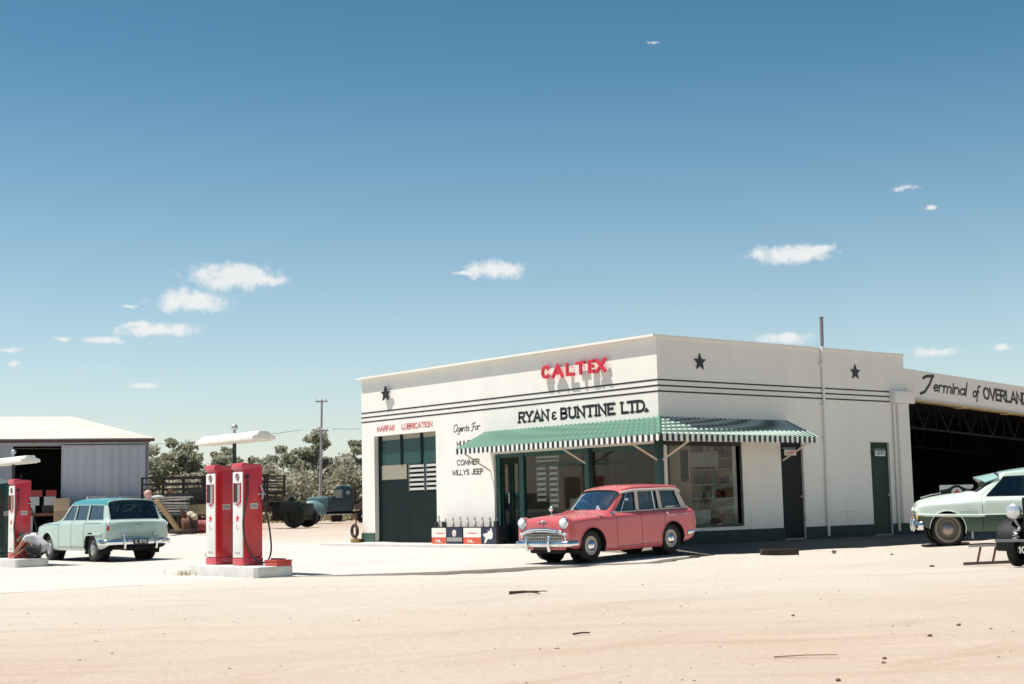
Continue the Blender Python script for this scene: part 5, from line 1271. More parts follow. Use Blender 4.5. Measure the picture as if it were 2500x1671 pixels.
mb = MB(); mb.tube([(1.95, 0, 1.01), (1.7, 0, 1.075), (1.5, 0, 1.10)], .02, 6, r2=.012); mb.build('bonnet_ornament', CHROME, se, smooth=True)
for s_ in (1, -1):
    mb = MB(); mb.tube(surf_line(D, su, sv, [(7.9, 3.6), (8.25, 3.6)], s_, .03, NR), .013, 6); mb.build('door_handle', CHROME, se, smooth=True)

# ------------------------------------------------------------------ black veteran car at the right edge
BLK = mat('dusty black coachwork', (.007, .008, .008), .6, var=.4, vscale=4, spec=.25)
a_b = math.radians(280)
vc = empty('vintage_car', (9.17, .37, -.02), a_b, 'black vintage car with round headlamp cut by the right edge of the photo', 'car')
# local: x forward, y left (towards the camera side is +y after rotation), z up
mb = MB(); mb.box(-.2, .95, -.32, .32, .55, 1.12); mb.build('bonnet', BLK, vc, bevel=.08, smooth=True)
mb = MB(); mb.box(.955, 1.04, -.34, .34, .45, 1.15); rd_ = mb.build('radiator', BLK, vc, bevel=.05)
mb = MB(); mb.box(1.041, 1.05, -.27, .27, .52, 1.06); mb.build('grille', BLK, rd_)
mb = MB(); mb.box(-1.75, -.2, -.68, .68, .5, 1.05); mb.box(-1.6, -.45, -.62, .62, 1.05, 1.62); mb.build('body', BLK, vc, bevel=.06)
mb = MB(); mb.box(-1.7, -.3, -.66, .66, 1.621, 1.70); mb.build('roof', BLK, vc, bevel=.04)
mb = MB(); mb.box(-.452, -.44, -.52, .52, 1.15, 1.55); mb.build('windscreen', CARGLASS, vc); 
for s_ in (1, -1): mb = MB(); mb.box(-1.4, -.65, s_*.625-.004, s_*.625+.004, 1.12, 1.52); mb.build('side_window', CARGLASS, vc)
mb = MB(); mb.box(-1.9, 1.15, -.36, .36, .36, .44); mb.cyl((.62, -.7, .33), (.62, .7, .33), .04, n=8); mb.cyl((-1.35, -.7, .33), (-1.35, .7, .33), .04, n=8); mb.build('chassis', UNDER, vc)
def fender(xc, r, s_, name='mudguard'):
    mb = MB(); vs = []; fs = []; n = 18
    for i in range(n+1):
        a = rad(-8+176*i/n)
        for y, k in ((.46, -.05), (.48, .015), (.62, .04), (.78, .01), (.82, -.08)):
            vs.append((xc+(r+k)*math.cos(a), s_*y, .34+(r+k)*math.sin(a)))
    for i in range(n):
        for k in range(4): fs.append((i*5+k, i*5+k+1, (i+1)*5+k+1, (i+1)*5+k))
    mb.add(vs, fs); mb.build(name, BLK, vc, smooth=True)
for s_ in (1, -1):
    fender(.62, .46, s_); fender(-1.35, .46, s_)
    mb = MB(); mb.box(-.9, .16, s_*.64-.16, s_*.64+.16, .33, .37); mb.build('running_board', BLK, vc)
    mb = MB(); M = T(.98, s_*.50, .915) @ RY(rad(90)); mb.lathe([(0, -.2), (.06, -.17), (.11, -.08), (.125, 0), (.12, .02)], M, 20); h_ = mb.build('headlamp', BLK, vc, smooth=True)
    mb = MB(); mb.lathe([(.12, .015), (.128, .02), (.115, .035), (.09, .05), (0, .07)], M, 20); mb.build('lens', mat('silvered lamp', (.7, .72, .76), .2, .6), h_, smooth=True)
    mb = MB(); mb.tube([(.98, s_*.50, .8), (.95, s_*.42, .65)], .025, 6); mb.ell((.98, s_*.42, .62), (.05, .04, .04), 8, 6); mb.build('lamp_bracket', STEEL, h_)
    mb = MB(); mb.tube([(1.2+.03*math.sin(k), s_*.40+.045*math.cos(k*1.6), .46+.012*k) for k in range(14)], .014, 5); mb.build('spring', STEEL, vc)
mb = MB(); mb.box(1.26, 1.30, -.72, .72, .425, .47); mb.build('bumper', mat('dull bumper iron', (.2, .2, .21), .4, .6), vc, bevel=.01)
mb = MB(); mb.box(1.301, 1.312, -.34, .10, .24, .36); pt = mb.build('number_plate', BLACK, vc)
mb = MB(); text(mb, '10', frame((1.313, -.30, .255), (0, 1, 0), (0, 0, 1)), .09, .10, .016); mb.build('lettering', PUMPWHITE, pt, fixn=False)
mb = MB(); mb.tube([(.4, -.40, 1.0), (.4, -.40, 1.13)], .012, 5); mb.tube([(.4, -.40+.085*math.cos(a*.45), 1.18+.055*math.sin(a*.45)) for a in range(14)], .018, 6, closed=True); mb.build('mirror', PUMPWHITE, vc)
wheels_add(vc, (.62, -1.35), .62, .33, .15, UNDER, capm=STEEL, rr=.66)

# ------------------------------------------------------------------ low trestle in front of it
hd = empty('wooden_hurdle', (7.72, -.42, dirt_z(7.72, -.42)+.0), math.atan2(.45, .40), 'low wooden hurdle with a pale top rail in front of the black vintage car', 'hurdle')
PALEW = mat('pale painted rail', (.5, .47, .44), .8, var=.15)
mb = MB(); mb.beam((.05, .0, .335), (.85, .0, .35), .06, .035); mb.build('top_rail', PALEW, hd)
mb = MB(); mb.beam((-.05, -.02, .04), (.95, -.02, .06), .06, .05); mb.build('bottom_rail', mat('grey bottom rail', (.12, .10, .09), .8), hd)
for x in (.24, .5, .8): mb = MB(); mb.beam((x-.05, -.01, .06), (x+.02, .0, .32), .03, .03); mb.build('rung', mat('red brown timber', (.20, .07, .04), .8), hd)

# ------------------------------------------------------------------ old teal tow truck in the yard
TK = mat('faded teal truck paint', (.010, .038, .05), .45, var=.3, vscale=3); TKL = mat('sunlit teal', (.15, .25, .25), .5, var=.2)  # paler teal puts the sun's reflection on bonnet, roof and mudguards into colour
d_t = Vector((-41.23+40.45, 16.09-18.66)); a_t = math.atan2(d_t.y, d_t.x)-.30
tk = empty('tow_truck', (-41.3, 17.7, .52), a_t, 'old teal tow truck with a boom behind the left corner of the white building', 'truck')
mb = MB(); mb.box(.15, 1.25, -.45, .45, .75, 1.38); mb.build('bonnet', TKL, tk, bevel=.14, smooth=True)
mb = MB()
prof = [(-1.05, .62), (.15, .62), (.15, 1.32), (.0, 1.40), (-.12, 1.72), (-.25, 1.87), (-.5, 1.93), (-.85, 1.90), (-1.02, 1.75), (-1.06, 1.4)]
mb.prism(prof, frame((0, .68, 0), (1, 0, 0), (0, 0, 1)), 1.36); mb.build('cab', TK, tk, bevel=.15, smooth=True)
mb = MB(); mb.prism([(-.14, 1.80), (-.27, 1.90), (-.5, 1.955), (-.85, 1.925), (-1.0, 1.80)], frame((0, .6, 0), (1, 0, 0), (0, 0, 1)), 1.2); mb.build('roof', TKL, tk, bevel=.06, smooth=True)
LITE = mat('bright window', (.26, .27, .23), .3)
for s_ in (1, -1):
    mb = MB(); y = s_*.69; mb.prism([(-.52, 1.38), (.0, 1.38), (-.1, 1.62), (-.2, 1.72), (-.52, 1.72)], frame((0, y+.005, 0), (1, 0, 0), (0, 0, 1)), .01); mb.build('door_window', LITE, tk)
    mb = MB(); mb.ell((-.82, y, 1.56), (.11, .012, .10), 12, 8); mb.build('rear_quarter_window', LITE, tk)
    mb = MB(); mb.tube([(-.55, s_*.70, 1.34), (-.2, s_*.71, 1.34)], .018, 6); mb.build('door_handle', STEEL, tk)
    mb = MB(); mb.ell((1.0, s_*.66, .58), (.72, .26, .62), 18, 10, z0=-.2); mb.build('mudguard', TKL, tk, smooth=True)
    mb = MB(); mb.box(-1.0, .35, s_*.66-.16, s_*.66+.16, .44, .49); mb.build('running_board', PALEBOX, tk)
mb = MB(); mb.box(-2.6, 1.3, -.35, .35, .50, .62); mb.build('chassis', UNDER, tk)
mb = MB(); mb.box(-2.7, -1.15, -.85, .85, .72, .98); mb.build('tray', mat('rusty tray side', (.15, .09, .08), .8, var=.3), tk)
mb = MB(); mb.box(-.5, .05, .3, .62, .1, .45); mb.build('tool_locker', UNDER, tk)
mb = MB()
for y in (-.45, .45):
    mb.beam((-1.15, y, 1.0), (-2.6, y*.4, 1.92), .15, .13); mb.beam((-1.12, y, 1.76), (-2.9, y*.3, 2.30), .13, .12); mb.beam((-1.15, y, .95), (-1.15, y, 1.78), .10, .10); mb.beam((-1.25, y, 1.72), (-2.6, y*.5, 1.35), .05, .05); mb.beam((-2.0, y*.5, .98), (-1.7, y*.6, 1.6), .05, .05)
mb.build('boom', DARKWOOD, tk)
wheels_add(tk, (1.0, -1.55), .70, .36, .2, UNDER, capm=STEEL, rr=.5)
mb = MB(); mb.cyl((1.26, -.3, .9), (1.29, -.3, .9), .1, n=12); mb.build('headlamp', LENS, tk)

# ------------------------------------------------------------------ dark stock truck and yard clutter
d_s = Vector((-26.01+30.23, 6.1-2.5)); a_k = math.atan2(d_s.y, d_s.x)
k0v = Vector((-30.13, 2.45, .56))
stk = empty('stock_truck', tuple(k0v), a_k, 'long dark stock truck with slatted cattle crate behind the red pumps', 'truck')
LK = d_s.length
mb = MB(); mb.box(-.4, 4.75, -.1, 2.0, .86, 1.0); mb.box(-.2, 5.5, .3, 1.5, .62, .86); mb.build('tray', DARKWOOD, stk)
BLKW = mat('blackened crate timber', (.022, .018, .016), .85, var=.3)
mb = MB()
for z in (1.18, 1.38, 1.58, 1.78, 2.02): mb.box(-.35, 4.75, -.09, -.05, z-.035, z+.035); mb.box(-.35, 4.75, 1.95, 1.99, z-.03, z+.03)
mb.split('crate_rail', BLKW, stk)
for x in (-.35, .5, 1.35, 2.2, 3.05, 3.9, 4.72):
    mb = MB(); mb.box(x-.04, x+.04, -.05, .0, 1.0, 2.06); mb.box(x-.04, x+.04, 1.9, 1.95, 1.0, 2.06); mb.split('crate_post', BLKW, stk)
mb = MB()
for k in range(9): z = 1.08+k*.115; mb.box(4.71, 4.75, .0, 1.9, z-.025, z+.025)
mb.build('crate_gate', DARKWOOD, stk)
mb = MB(); mb.box(4.85, 5.7, .05, 1.85, .45, .98); mb.box(5.71, 6.05, .3, 1.6, .45, .92); mb.build('bonnet', BLK, stk, bevel=.08)
mb = MB(); mb.prism([(5.25, .5), (5.3, .9), (5.6, 1.03), (6.0, .98), (6.2, .7), (6.25, .5)], frame((0, .0, 0), (1, 0, 0), (0, 0, 1)), .3); mb.prism([(5.45, 1.02), (5.62, 1.22), (5.82, 1.02)], frame((0, .2, 0), (1, 0, 0), (0, 0, 1)), .05); mb.build('mudguard', BLK, stk, bevel=.03)
wheels_add(stk, (5.7, .6), 0.0, .40, .24, UNDER, capm=STEEL, rr=.5) if False else None
for x in (5.72, .9, 3.4):
    for y in (.12, 1.75):
        mb = MB(); mb.lathe([(.0, -.11), (.38, -.12), (.41, -.08), (.41, .08), (.38, .12), (.22, .12), (.2, .06), (0, .07)], T(x, y, .41) @ RX(math.pi/2), 24); mb.build('wheel', RUBBER, stk, smooth=True, ang=50)
SKM = T(*k0v) @ RZ(a_k)
def yard(x, y, z=0): return tuple(SKM @ Vector((x, y, z)))
def spot(x, y, z=0): return (x, y, gd(x, y)-.03+z)
def planks(name, x, y, z, n, ln, m, label, tilt=0.):
    o = empty(name, spot(x, y, z), a_k+tilt, label, 'timber stack')
    for k in range(n):
        mb = MB(); mb.box(-ln/2+random.uniform(-.1, .1), ln/2+random.uniform(-.1, .1), -.14+random.uniform(-.03, .03), .14, k*.095, k*.095+.06); p = mb.build('plank', m, o)
        p.rotation_euler = (0, rad(random.uniform(-2, 2)), rad(random.uniform(-4, 4)))
    return o
PALET = mat('pale sawn timber', (.46, .42, .36), .8, var=.15)
# pallet like trestle carrying the pale planks
rk2 = empty('timber_rack', spot(-25.3, 1.0), a_k, 'dark timber rack loaded with pale planks behind the green wagon', 'rack')
mb = MB(); mb.box(-1.1, 1.6, -.3, .3, .58, .64); mb.build('deck', DARKWOOD, rk2)
for x in (-.9, .3, 1.4): mb = MB(); mb.box(x-.05, x+.05, -.25, .25, 0, .579); mb.build('leg', DARKWOOD, rk2)
planks('plank_stack', -25.45, .85, .645, 7, 1.7, PALET, 'stack of pale grey planks on the dark timber rack')
mb = MB(); mb.beam((0, 0, 0), (-.10, .86, -1.05), .30, .05); o = mb.build('leaning_board', mat('brown board', (.30, .20, .10), .8, var=.15)); o.location = (-23.4, -.52, 1.66); tag(o, 'wide brown board leaning at a slant right of the green wagon', 'board')
dm = empty('oil_drum', spot(-24.45, 1.62, .27), a_k, 'faded red drum lying on its side left of the tall pumps', 'drum')
DR = mat('faded red drum paint', (.42, .10, .09), .6, var=.3, vscale=4)
mb = MB(); mb.lathe([(0, -.43), (.26, -.43), (.275, -.41), (.265, -.38), (.265, -.15), (.28, -.14), (.265, -.13), (.265, .13), (.28, .14), (.265, .15), (.265, .38), (.275, .41), (.26, .43), (0, .43)], RY(math.pi/2), 24); mb.build('drum_body', DR, dm, smooth=True)
mb = MB(); mb.cyl((-.44, .1, .1), (-.45, .1, .1), .04, n=10); mb.build('bung', STEEL, dm)
obox('carton', spot(-25.0, 1.95, .645), (.9, .5, .32), mat('tan carton card', (.38, .28, .17), .85, var=.15), 'wide tan carton on the right end of the yard bench', 'carton', rz=a_k, bevel=0)
yb = empty('yard_bench', spot(-25.0, 1.95), a_k, 'dark low bench under the tan carton left of the tall red pumps', 'bench')
mb = MB(); mb.box(-.75, .75, -.3, .3, .58, .64); mb.build('top', PALET, yb)
for x in (-.6, .6): mb = MB(); mb.box(x-.05, x+.05, -.2, .2, 0, .579); mb.build('leg', DARKWOOD, yb)
obox('crate', spot(-26.6, 2.0), (1.0, .6, 1.35), mat('tarred crate', (.018, .022, .026), .8, var=.2), 'big dark crate standing behind the plank stack', 'crate', rz=a_k)
mb = MB(); mb.ell((0, 0, 0), (.14, .14, .14), 14, 10); o = mb.build('float_ball', mat('pale pink paint', (.60, .33, .30), .6), smooth=True); o.location = spot(-25.5, .15, 1.40); tag(o, 'round pale pink ball on a post beside the shed corner', 'ball')
mb = MB(); mb.cyl((0, 0, 0), (0, 0, 1.22), .05, n=8); o = mb.build('ball_post', RUST); o.location = spot(-25.5, .15); tag(o, 'rusty post under the pale pink ball by the shed corner', 'post')
rn = empty('rusty_machine', spot(-24.0, .72), a_k, 'heap of rusty machinery with bent pipes left of the red drum', 'machinery')
mb = MB(); mb.tube([(0, 0, 0), (.05, .05, .5), (-.05, 0, .9)], .05, 8); mb.tube([(.3, .1, 0), (.2, .1, .5), (.0, .1, .8)], .04, 8); mb.build('pipe', RUST, rn, smooth=True)
mb = MB(); mb.cyl((0, 0, .3), (.2, .12, .34), .25, n=16); mb.build('flywheel', RUST, rn)
mb = MB(); mb.box(-.4, .4, -.2, .2, 0, .18); mb.build('base', DARKWOOD, rn, bevel=.03)
mb = MB(); mb.ell((0, 0, 0), (.2, .14, .16), 12, 8); mb.ell((.25, .02, -.05), (.16, .12, .12), 10, 8); o = mb.build('sack', mat('hessian sack', (.5, .42, .32), .9), smooth=True); o.location = spot(-24.1, 1.08, .62); tag(o, 'pale hessian sack on the stump left of the red drum', 'sack')

mb = MB(); mb.cyl((0, 0, 0), (0, 0, .50), .22, n=14); o = mb.build('timber_stump', DARKWOOD, bevel=.02); o.location = spot(-24.1, 1.12); tag(o, 'dark timber stump carrying the pale sack', 'stump')
for i, (x, y, z, rx, lab) in enumerate(((-24.9, 2.75, .36, 1.45, 'worn truck tyre leaning behind the right end of the yard bench'), (-26.3, .2, .36, 1.4, 'worn truck tyre leaning by the left end of the timber rack'), (-26.2, 1.2, .95, 0.1, 'worn tyre lying flat on top of the plank pile'))):
    if i == 2: continue
    mb = MB(); mb.lathe([(.2, -.08), (.33, -.1), (.37, -.06), (.37, .06), (.33, .1), (.2, .08), (.2, -.08)], RX(rx), 24); o = mb.build('loose_tyre', RUBBER, smooth=True); o.location = spot(x, y, z); o.rotation_euler = (0, 0, .9); tag(o, lab, 'tyre')
eng = empty('scrap_engine', spot(-26.4, 1.05), a_k, 'dark scrap engine block with pale lid behind the plank stack', 'engine')
mb = MB(); mb.box(-.45, .45, -.25, .25, .0, .95); mb.box(-.25, .5, -.2, .2, .95, 1.2); mb.build('block', UNDER, eng, bevel=.04)
mb = MB(); mb.ell((-.1, 0, 1.22), (.28, .2, .12), 12, 8); mb.build('air_cleaner', PALEBOX, eng, smooth=True)
mb = MB(); mb.tube([(.2, -.2, 1.1), (.45, -.3, 1.45), (.6, -.3, 1.5)], .05, 8); mb.build('exhaust_stub', RUST, eng)

hm = empty('scrap_heap_crate', yard(2.6, .6, 1.0), a_k, 'open dark crate of scrap on the stock truck tray', 'crate')
mb = MB(); mb.box(-1.1, 1.1, -.5, .5, 0, .55); mb.build('crate_body', mat('tarred crate', (.018, .022, .026), .8), hm, bevel=.02)
mb = MB(); mb.tube([(-.8, 0, .5), (-.4, .1, .85), (.1, 0, .75)], .07, 8); mb.build('scrap_pipe', RUST, hm)
for i, (x, c, lab) in enumerate(((5.0, BROWNCARD, 'brown box on the front end of the stock truck bonnet deck'), (5.35, PALEBOX, 'small pale box beside the brown box on the stock truck front'))):
    obox('carton', yard(x, .9, .985), (.26, .3, .2+.06*i), c, lab, 'carton', rz=a_k+.2*i, bevel=0)
mb = MB(); mb.box(4.76, 6.0, .30, 1.6, .28, .449); mb.build('dark_filler', BLKW, stk)  # dark panel added to give the darkness under the truck's front
# ------------------------------------------------------------------ power pole and wires
pp = empty('power_pole', (-56.9, 26.7, .5), math.atan2(.775, .632), 'tall grey power pole with two crossarms in front of the gum trees', 'power pole')
PG = mat('grey pole timber', (.36, .34, .37), .8, var=.12)
mb = MB(); mb.tube([(-.1, 0, 0), (.0, 0, 4), (.08, 0, 7.75)], .10, 10, r2=.065); mb.build('pole', PG, pp, smooth=True)
for z, l in ((7.62, .38), (5.75, .42)):
    mb = MB(); mb.box(-l+.08, l+.08, -.16, -.05, z-.04, z+.04); c_ = mb.build('crossarm', PG, pp)
    for x in (-l+.14, .08, l): mb = MB(); mb.cyl((x, -.1, z+.05), (x, -.1, z+.2), .035, n=8); mb.build('insulator', LENS, c_)
wr = MB()
def sag(p, q, s, n=16):
    p, q = Vector(p), Vector(q); return [p.lerp(q, i/n)-Vector((0, 0, s*4*(i/n)*(1-i/n))) for i in range(n+1)]
mb = MB(); mb.tube(sag((-57.6, 25.8, 6.35), (-67, 5, 6.0), .7), .014, 4); mb.tube(sag((-56.4, 27.2, 6.35), (-40, 40, 7.2), .4), .014, 4)
tag(mb.build('power_line', mat('wire', (.12, .12, .13), .6)), 'thin wire strung from the grey power pole across the yard', 'wire')

# ------------------------------------------------------------------ gum trees
LEAF = []
for i, (c, c2) in enumerate((((.32, .32, .22), (.48, .46, .34)), ((.31, .315, .22), (.46, .455, .34)), ((.36, .345, .25), (.51, .475, .37)))):
    m = mat('gum leaves %d' % i, c, .6, col2=c2, vscale=1.1, thr=(.4, .62)); LEAF.append(m)
    t = m.node_tree; b = t.nodes['Principled BSDF']; tl = t.nodes.new('ShaderNodeBsdfTranslucent'); src = b.inputs['Base Color'].links[0].from_socket; t.links.new(src, tl.inputs[0])
    ms = t.nodes.new('ShaderNodeMixShader'); ms.inputs[0].default_value = .42; t.links.new(b.outputs[0], ms.inputs[1]); t.links.new(tl.outputs[0], ms.inputs[2]); t.links.new(ms.outputs[0], t.nodes['Material Output'].inputs['Surface'])
BARK = mat('pale gum bark', (.33, .30, .26), .9, var=.25, vscale=5)
def leaf_cloud(mb, c, r, n, size):
    for _ in range(n):
        while True:
            p = Vector((random.uniform(-1, 1), random.uniform(-1, 1), random.uniform(-1, 1)))
            if p.length < 1: break
        p = Vector((p.x*r[0], p.y*r[1], p.z*r[2]))*(.55+.45*random.random())+Vector(c)
        s_ = size*random.uniform(.6, 1.4); d = Vector((random.gauss(0, 1), random.gauss(0, 1), random.gauss(-.3, .8))).normalized()
        e = d.orthogonal().normalized(); e = (Matrix.Rotation(random.uniform(0, 6.28), 3, d) @ e)
        a = d*s_; b = e*s_*.55
        mb.add([p-a*.5, p+b*.5, p+a*.5, p-b*.5], [(0, 1, 2, 3)])
def gum(x, y, h, wd, label, seed, crowns=9, dens=260, leaf=0, low=.25, group='gum trees behind the yard'):
    random.seed(seed); z = gd(x, y)-.1
    t = empty('gum_tree', (x, y, z), random.uniform(0, 6), label, 'tree', group)
    tk_ = MB(); cr = MB(); fork = h*random.uniform(.22, .34)
    tk_.tube([(0, 0, 0), (.05*h*.3, 0, fork*.5), (.0, .02*h, fork)], .030*h, 8, r2=.020*h)
    for k in range(crowns):
        a = 2*math.pi*k/crowns+random.uniform(-.5, .5); rr = wd*random.uniform(.15, .95); zz = h*random.uniform(low+.1, .92)
        if k == 0: rr = wd*.12; zz = h*.93
        lim = max(.2, 1-((zz/h-.55)/.5)**2)
        q = Vector((rr*lim*math.cos(a), rr*lim*math.sin(a), zz))
        m_ = Vector((q.x*.45, q.y*.45, fork+(zz-fork)*.45+random.uniform(-.2, .3)))
        tk_.tube([(0, .02*h, fork*.92), m_, q], .012*h, 5, r2=.004*h)
        cl = wd*random.uniform(.30, .48)
        for s_ in range(3):
            off = Vector((random.gauss(0, .45), random.gauss(0, .45), random.gauss(0, .3)))*cl
            leaf_cloud(cr, q+off, (cl*.75, cl*.75, cl*.50), int(dens*.62), .30)
    tk_.build('trunk', BARK, t, smooth=True); cr.build('crown', LEAF[leaf], t, fixn=False)
    return t
gum(-75.2, 37.2, 6.9, 2.5, 'tallest open crowned gum tree behind the power pole', 3, 11, 330, 1, .42)
gum(-80.5, 28.2, 5.9, 2.7, 'broad gum tree just right of the iron shed roof', 5, 13, 330, 0)
gum(-85.0, 31.3, 6.0, 2.3, 'leafy gum tree between the shed and the lamp canopy', 8, 11, 300, 1)
gum(-88.5, 36.8, 6.4, 1.5, 'thin gum tree rising behind the black lamp post', 13, 7, 240, 2, .4)
gum(-84.9, 38.6, 5.0, 2.3, 'low rounded gum tree right of the tall pumps', 21, 10, 300, 2)
gum(-79.0, 40.2, 4.6, 2.4, 'grey green gum tree left of the power pole base', 34, 10, 300, 0)
gum(-77.2, 43.2, 6.2, 2.2, 'gum tree next to the left end of the white building', 55, 11, 320, 0)
gum(-74.0, 39.6, 4.5, 2.0, 'small gum tree right of the power pole', 58, 9, 280, 2)
gum(-79.0, 47.5, 6.6, 2.6, 'gum tree partly hidden by the left end of the white building', 89, 11, 300, 1)
gum(-82.5, 24.0, 5.4, 2.4, 'gum tree whose crown shows past the shed hip', 91, 10, 280, 2)
gum(-83.5, 34.0, 5.3, 2.4, 'gum tree filling the gap behind the canopy lamp', 101, 11, 300, 0)
gum(-88.0, 41.5, 6.0, 2.4, 'gum tree seen just above the right hand tall pump', 103, 11, 300, 1)
gum(-87.0, 27.0, 6.6, 2.4, 'feathery gum tree behind the dark stock crate', 107, 11, 300, 2)
# the scrub behind and below them reads as one mass
random.seed(77); mb = MB()
for k in range(380):
    t = k/259; L_ = -1433+t*1250 if k < 260 else (random.uniform(-2600, -1400) if k < 310 else random.uniform(-180, 1500)); Dd = random.uniform(104, 135)
    p = CAM + (FWD*1.0 + RGT*((L_+random.uniform(-8, 8))/3326))*Dd
    x, y = p.x, p.y; z = gd(x, y); h = random.uniform(3.0, 4.9)+1.0*noise.noise(Vector((t*9, 0, 0)))
    leaf_cloud(mb, (x, y, z+h*.5), (random.uniform(.9, 1.7), random.uniform(.9, 1.7), h*.55), 520 if k < 260 else 260, .33 if k < 260 else .46)
tag(mb.build('scrub', LEAF[2], fixn=False), kind='stuff', label='dense grey green scrub filling the gaps under the gum trees', cat='scrub')
random.seed(5); mb = MB()
for k in range(70):
    p = CAM + (FWD*1.0 + RGT*(random.uniform(-1000, -320)/3326))*random.uniform(84, 104)
    z = gd(p.x, p.y); leaf_cloud(mb, (p.x, p.y, z+.3), (1.1, 1.1, .5), 90, .28)
tag(mb.build('dry_grass', mat('dry grass', (.30, .25, .14), .9, var=.25, vscale=.6), fixn=False), kind='stuff', label='dry grass tufts at the foot of the scrub', cat='grass')

# ------------------------------------------------------------------ crouching man
def skin_mesh(name, chains, m, parent, sub=2, root=0):
    """chains: list of lists of (x,y,z,r); points that coincide are merged"""
    vs, rs, es, idx = [], [], [], {}
    for ch in chains:
        prev = None
        for (x, y, z, r) in ch:
            k = (round(x, 3), round(y, 3), round(z, 3))
            if k not in idx: idx[k] = len(vs); vs.append((x, y, z)); rs.append(r)
            if prev is not None: es.append((prev, idx[k]))
            prev = idx[k]
    me = bpy.data.meshes.new(name); me.from_pydata(vs, es, []); o = bpy.data.objects.new(name, me); COL.objects.link(o)
    md = o.modifiers.new('skin', 'SKIN'); md.use_smooth_shade = True
    for i, sv_ in enumerate(me.skin_vertices[0].data): sv_.radius = (rs[i], rs[i]); sv_.use_root = (i == root)
    sb = o.modifiers.new('sub', 'SUBSURF'); sb.levels = sub; sb.render_levels = sub
    dg = bpy.context.evaluated_depsgraph_get(); ev = o.evaluated_get(dg); nm = bpy.data.meshes.new_from_object(ev); o.modifiers.clear(); o.data = nm
    bpy.data.meshes.remove(me); nm.name = name
    for p in nm.polygons: p.use_smooth = True
    nm.materials.clear(); nm.materials.append(m); o.parent = parent; return o
man = empty('person', (-11.80, -9.22, zi), math.atan2(-.70, -.70), 'man in a pale grey shirt crouching by a red pump, arms reaching low', 'person', scale=.92)
SKIN = mat('tanned skin', (.33, .16, .095), .6, var=.08); SHIRT = mat('pale grey cotton shirt', (.50, .48, .50), .85, var=.1); TROU = mat('dark work trousers', (.03, .032, .035), .9, var=.2)
# local x = forward (to the left in the photo)
PEL = (-.30, 0, .24); CH = (.06, 0, .54)
def arm(s):
    return [(CH[0], 0, CH[2], .12), (.10, s*.17, .53, .065), (.22, s*.25, .34, .048), (.40, s*.16, .17, .036), (.46, s*.14, .13, .028)]
body = [[(*PEL, .14), (-.18, 0, .36, .13), (-.06, 0, .46, .135), (*CH, .12), (.13, 0, .56, .055), (.19, 0, .545, .062), (.26, 0, .50, .095), (.31, 0, .44, .06)]]
for s in (1, -1):
    body.append(arm(s)); body.append([(*PEL, .14), (-.20, s*.12, .22, .085), (.10, s*.20, .30, .065), (.0, s*.19, .16, .055), (-.16, s*.16, .055, .04), (-.02, s*.17, .035, .035), (.07, s*.18, .03, .028)])
    for f, (dy, ln) in enumerate(((.03, .055), (.01, .065), (-.01, .06), (-.03, .05))):
        y = s*.14+dy; body.append([(.46, s*.14, .13, .028), (.50, y, .10, .0095), (.50+ln*.6, y*1.02, .075, .0085), (.50+ln, y*1.02, .045, .0075)])
    body.append([(.46, s*.14, .13, .028), (.47, s*.14-s*.045, .10, .010), (.50, s*.14-s*.055, .07, .0085)])
skin_mesh('body', body, SKIN, man)
shirt = [[(-.36, 0, .22, .15), (-.30, 0, .27, .172), (-.18, 0, .375, .158), (-.06, 0, .475, .157), (CH[0], 0, CH[2], .145), (.115, 0, .55, .08)]]
for s in (1, -1): shirt.append([(CH[0], 0, CH[2], .145), (.10, s*.17, .53, .085), (.175, s*.225, .42, .068)])
skin_mesh('shirt', shirt, SHIRT, man)
tr = []
for s in (1, -1): tr.append([(-.32, 0, .215, .162), (-.20, s*.12, .215, .112), (.10, s*.20, .30, .082), (.0, s*.19, .16, .068), (-.15, s*.16, .075, .052)])
skin_mesh('trousers', tr, TROU, man)
for s in (1, -1): skin_mesh('boot', [[(-.17, s*.16, .05, .05), (-.03, s*.17, .045, .045), (.09, s*.18, .035, .036)]], BLACK, man)
skin_mesh('hair', [[(.17, 0, .585, .05), (.235, 0, .555, .088), (.30, 0, .51, .075)]], mat('dark hair', (.02, .015, .012), .7), man)
mb = MB(); HM = T(.27, 0, .545) @ RY(rad(38)); mb.lathe([(.085, .11), (.0, .125)], HM, 20); mb.lathe([(.085, .11), (.105, .0)], HM, 20); ht = mb.build('hat', mat('dark felt hat', (.03, .035, .035), .9), man, smooth=True)
mb = MB(); mb.lathe([(.10, -.004), (.175, .0), (.178, .012), (.10, .012)], HM, 24); mb.build('hat_brim', mat('pale hat brim', (.40, .37, .33), .85), ht, smooth=True)
mb = MB(); mb.tube([(.12, .1, .57), (.16, .04, .60), (.16, -.05, .60), (.11, -.11, .56)], .028, 7); mb.build('neckerchief', mat('red cloth', (.45, .03, .03), .8), man, smooth=True)
mb = MB()
for s in (1, -1): mb.ell((.335, s*.035, .475), (.012, .014, .014), 8, 6)
mb.build('eye', BLACK, man, smooth=True)
mb = MB(); mb.tube([(.345, 0, .475), (.365, 0, .445), (.345, 0, .43)], .016, 6); mb.tube([(.335, -.025, .405), (.34, .025, .405)], .008, 5)
for s in (1, -1): mb.ell((.25, s*.098, .48), (.028, .012, .035), 8, 6)
mb.build('face', SKIN, man, smooth=True)
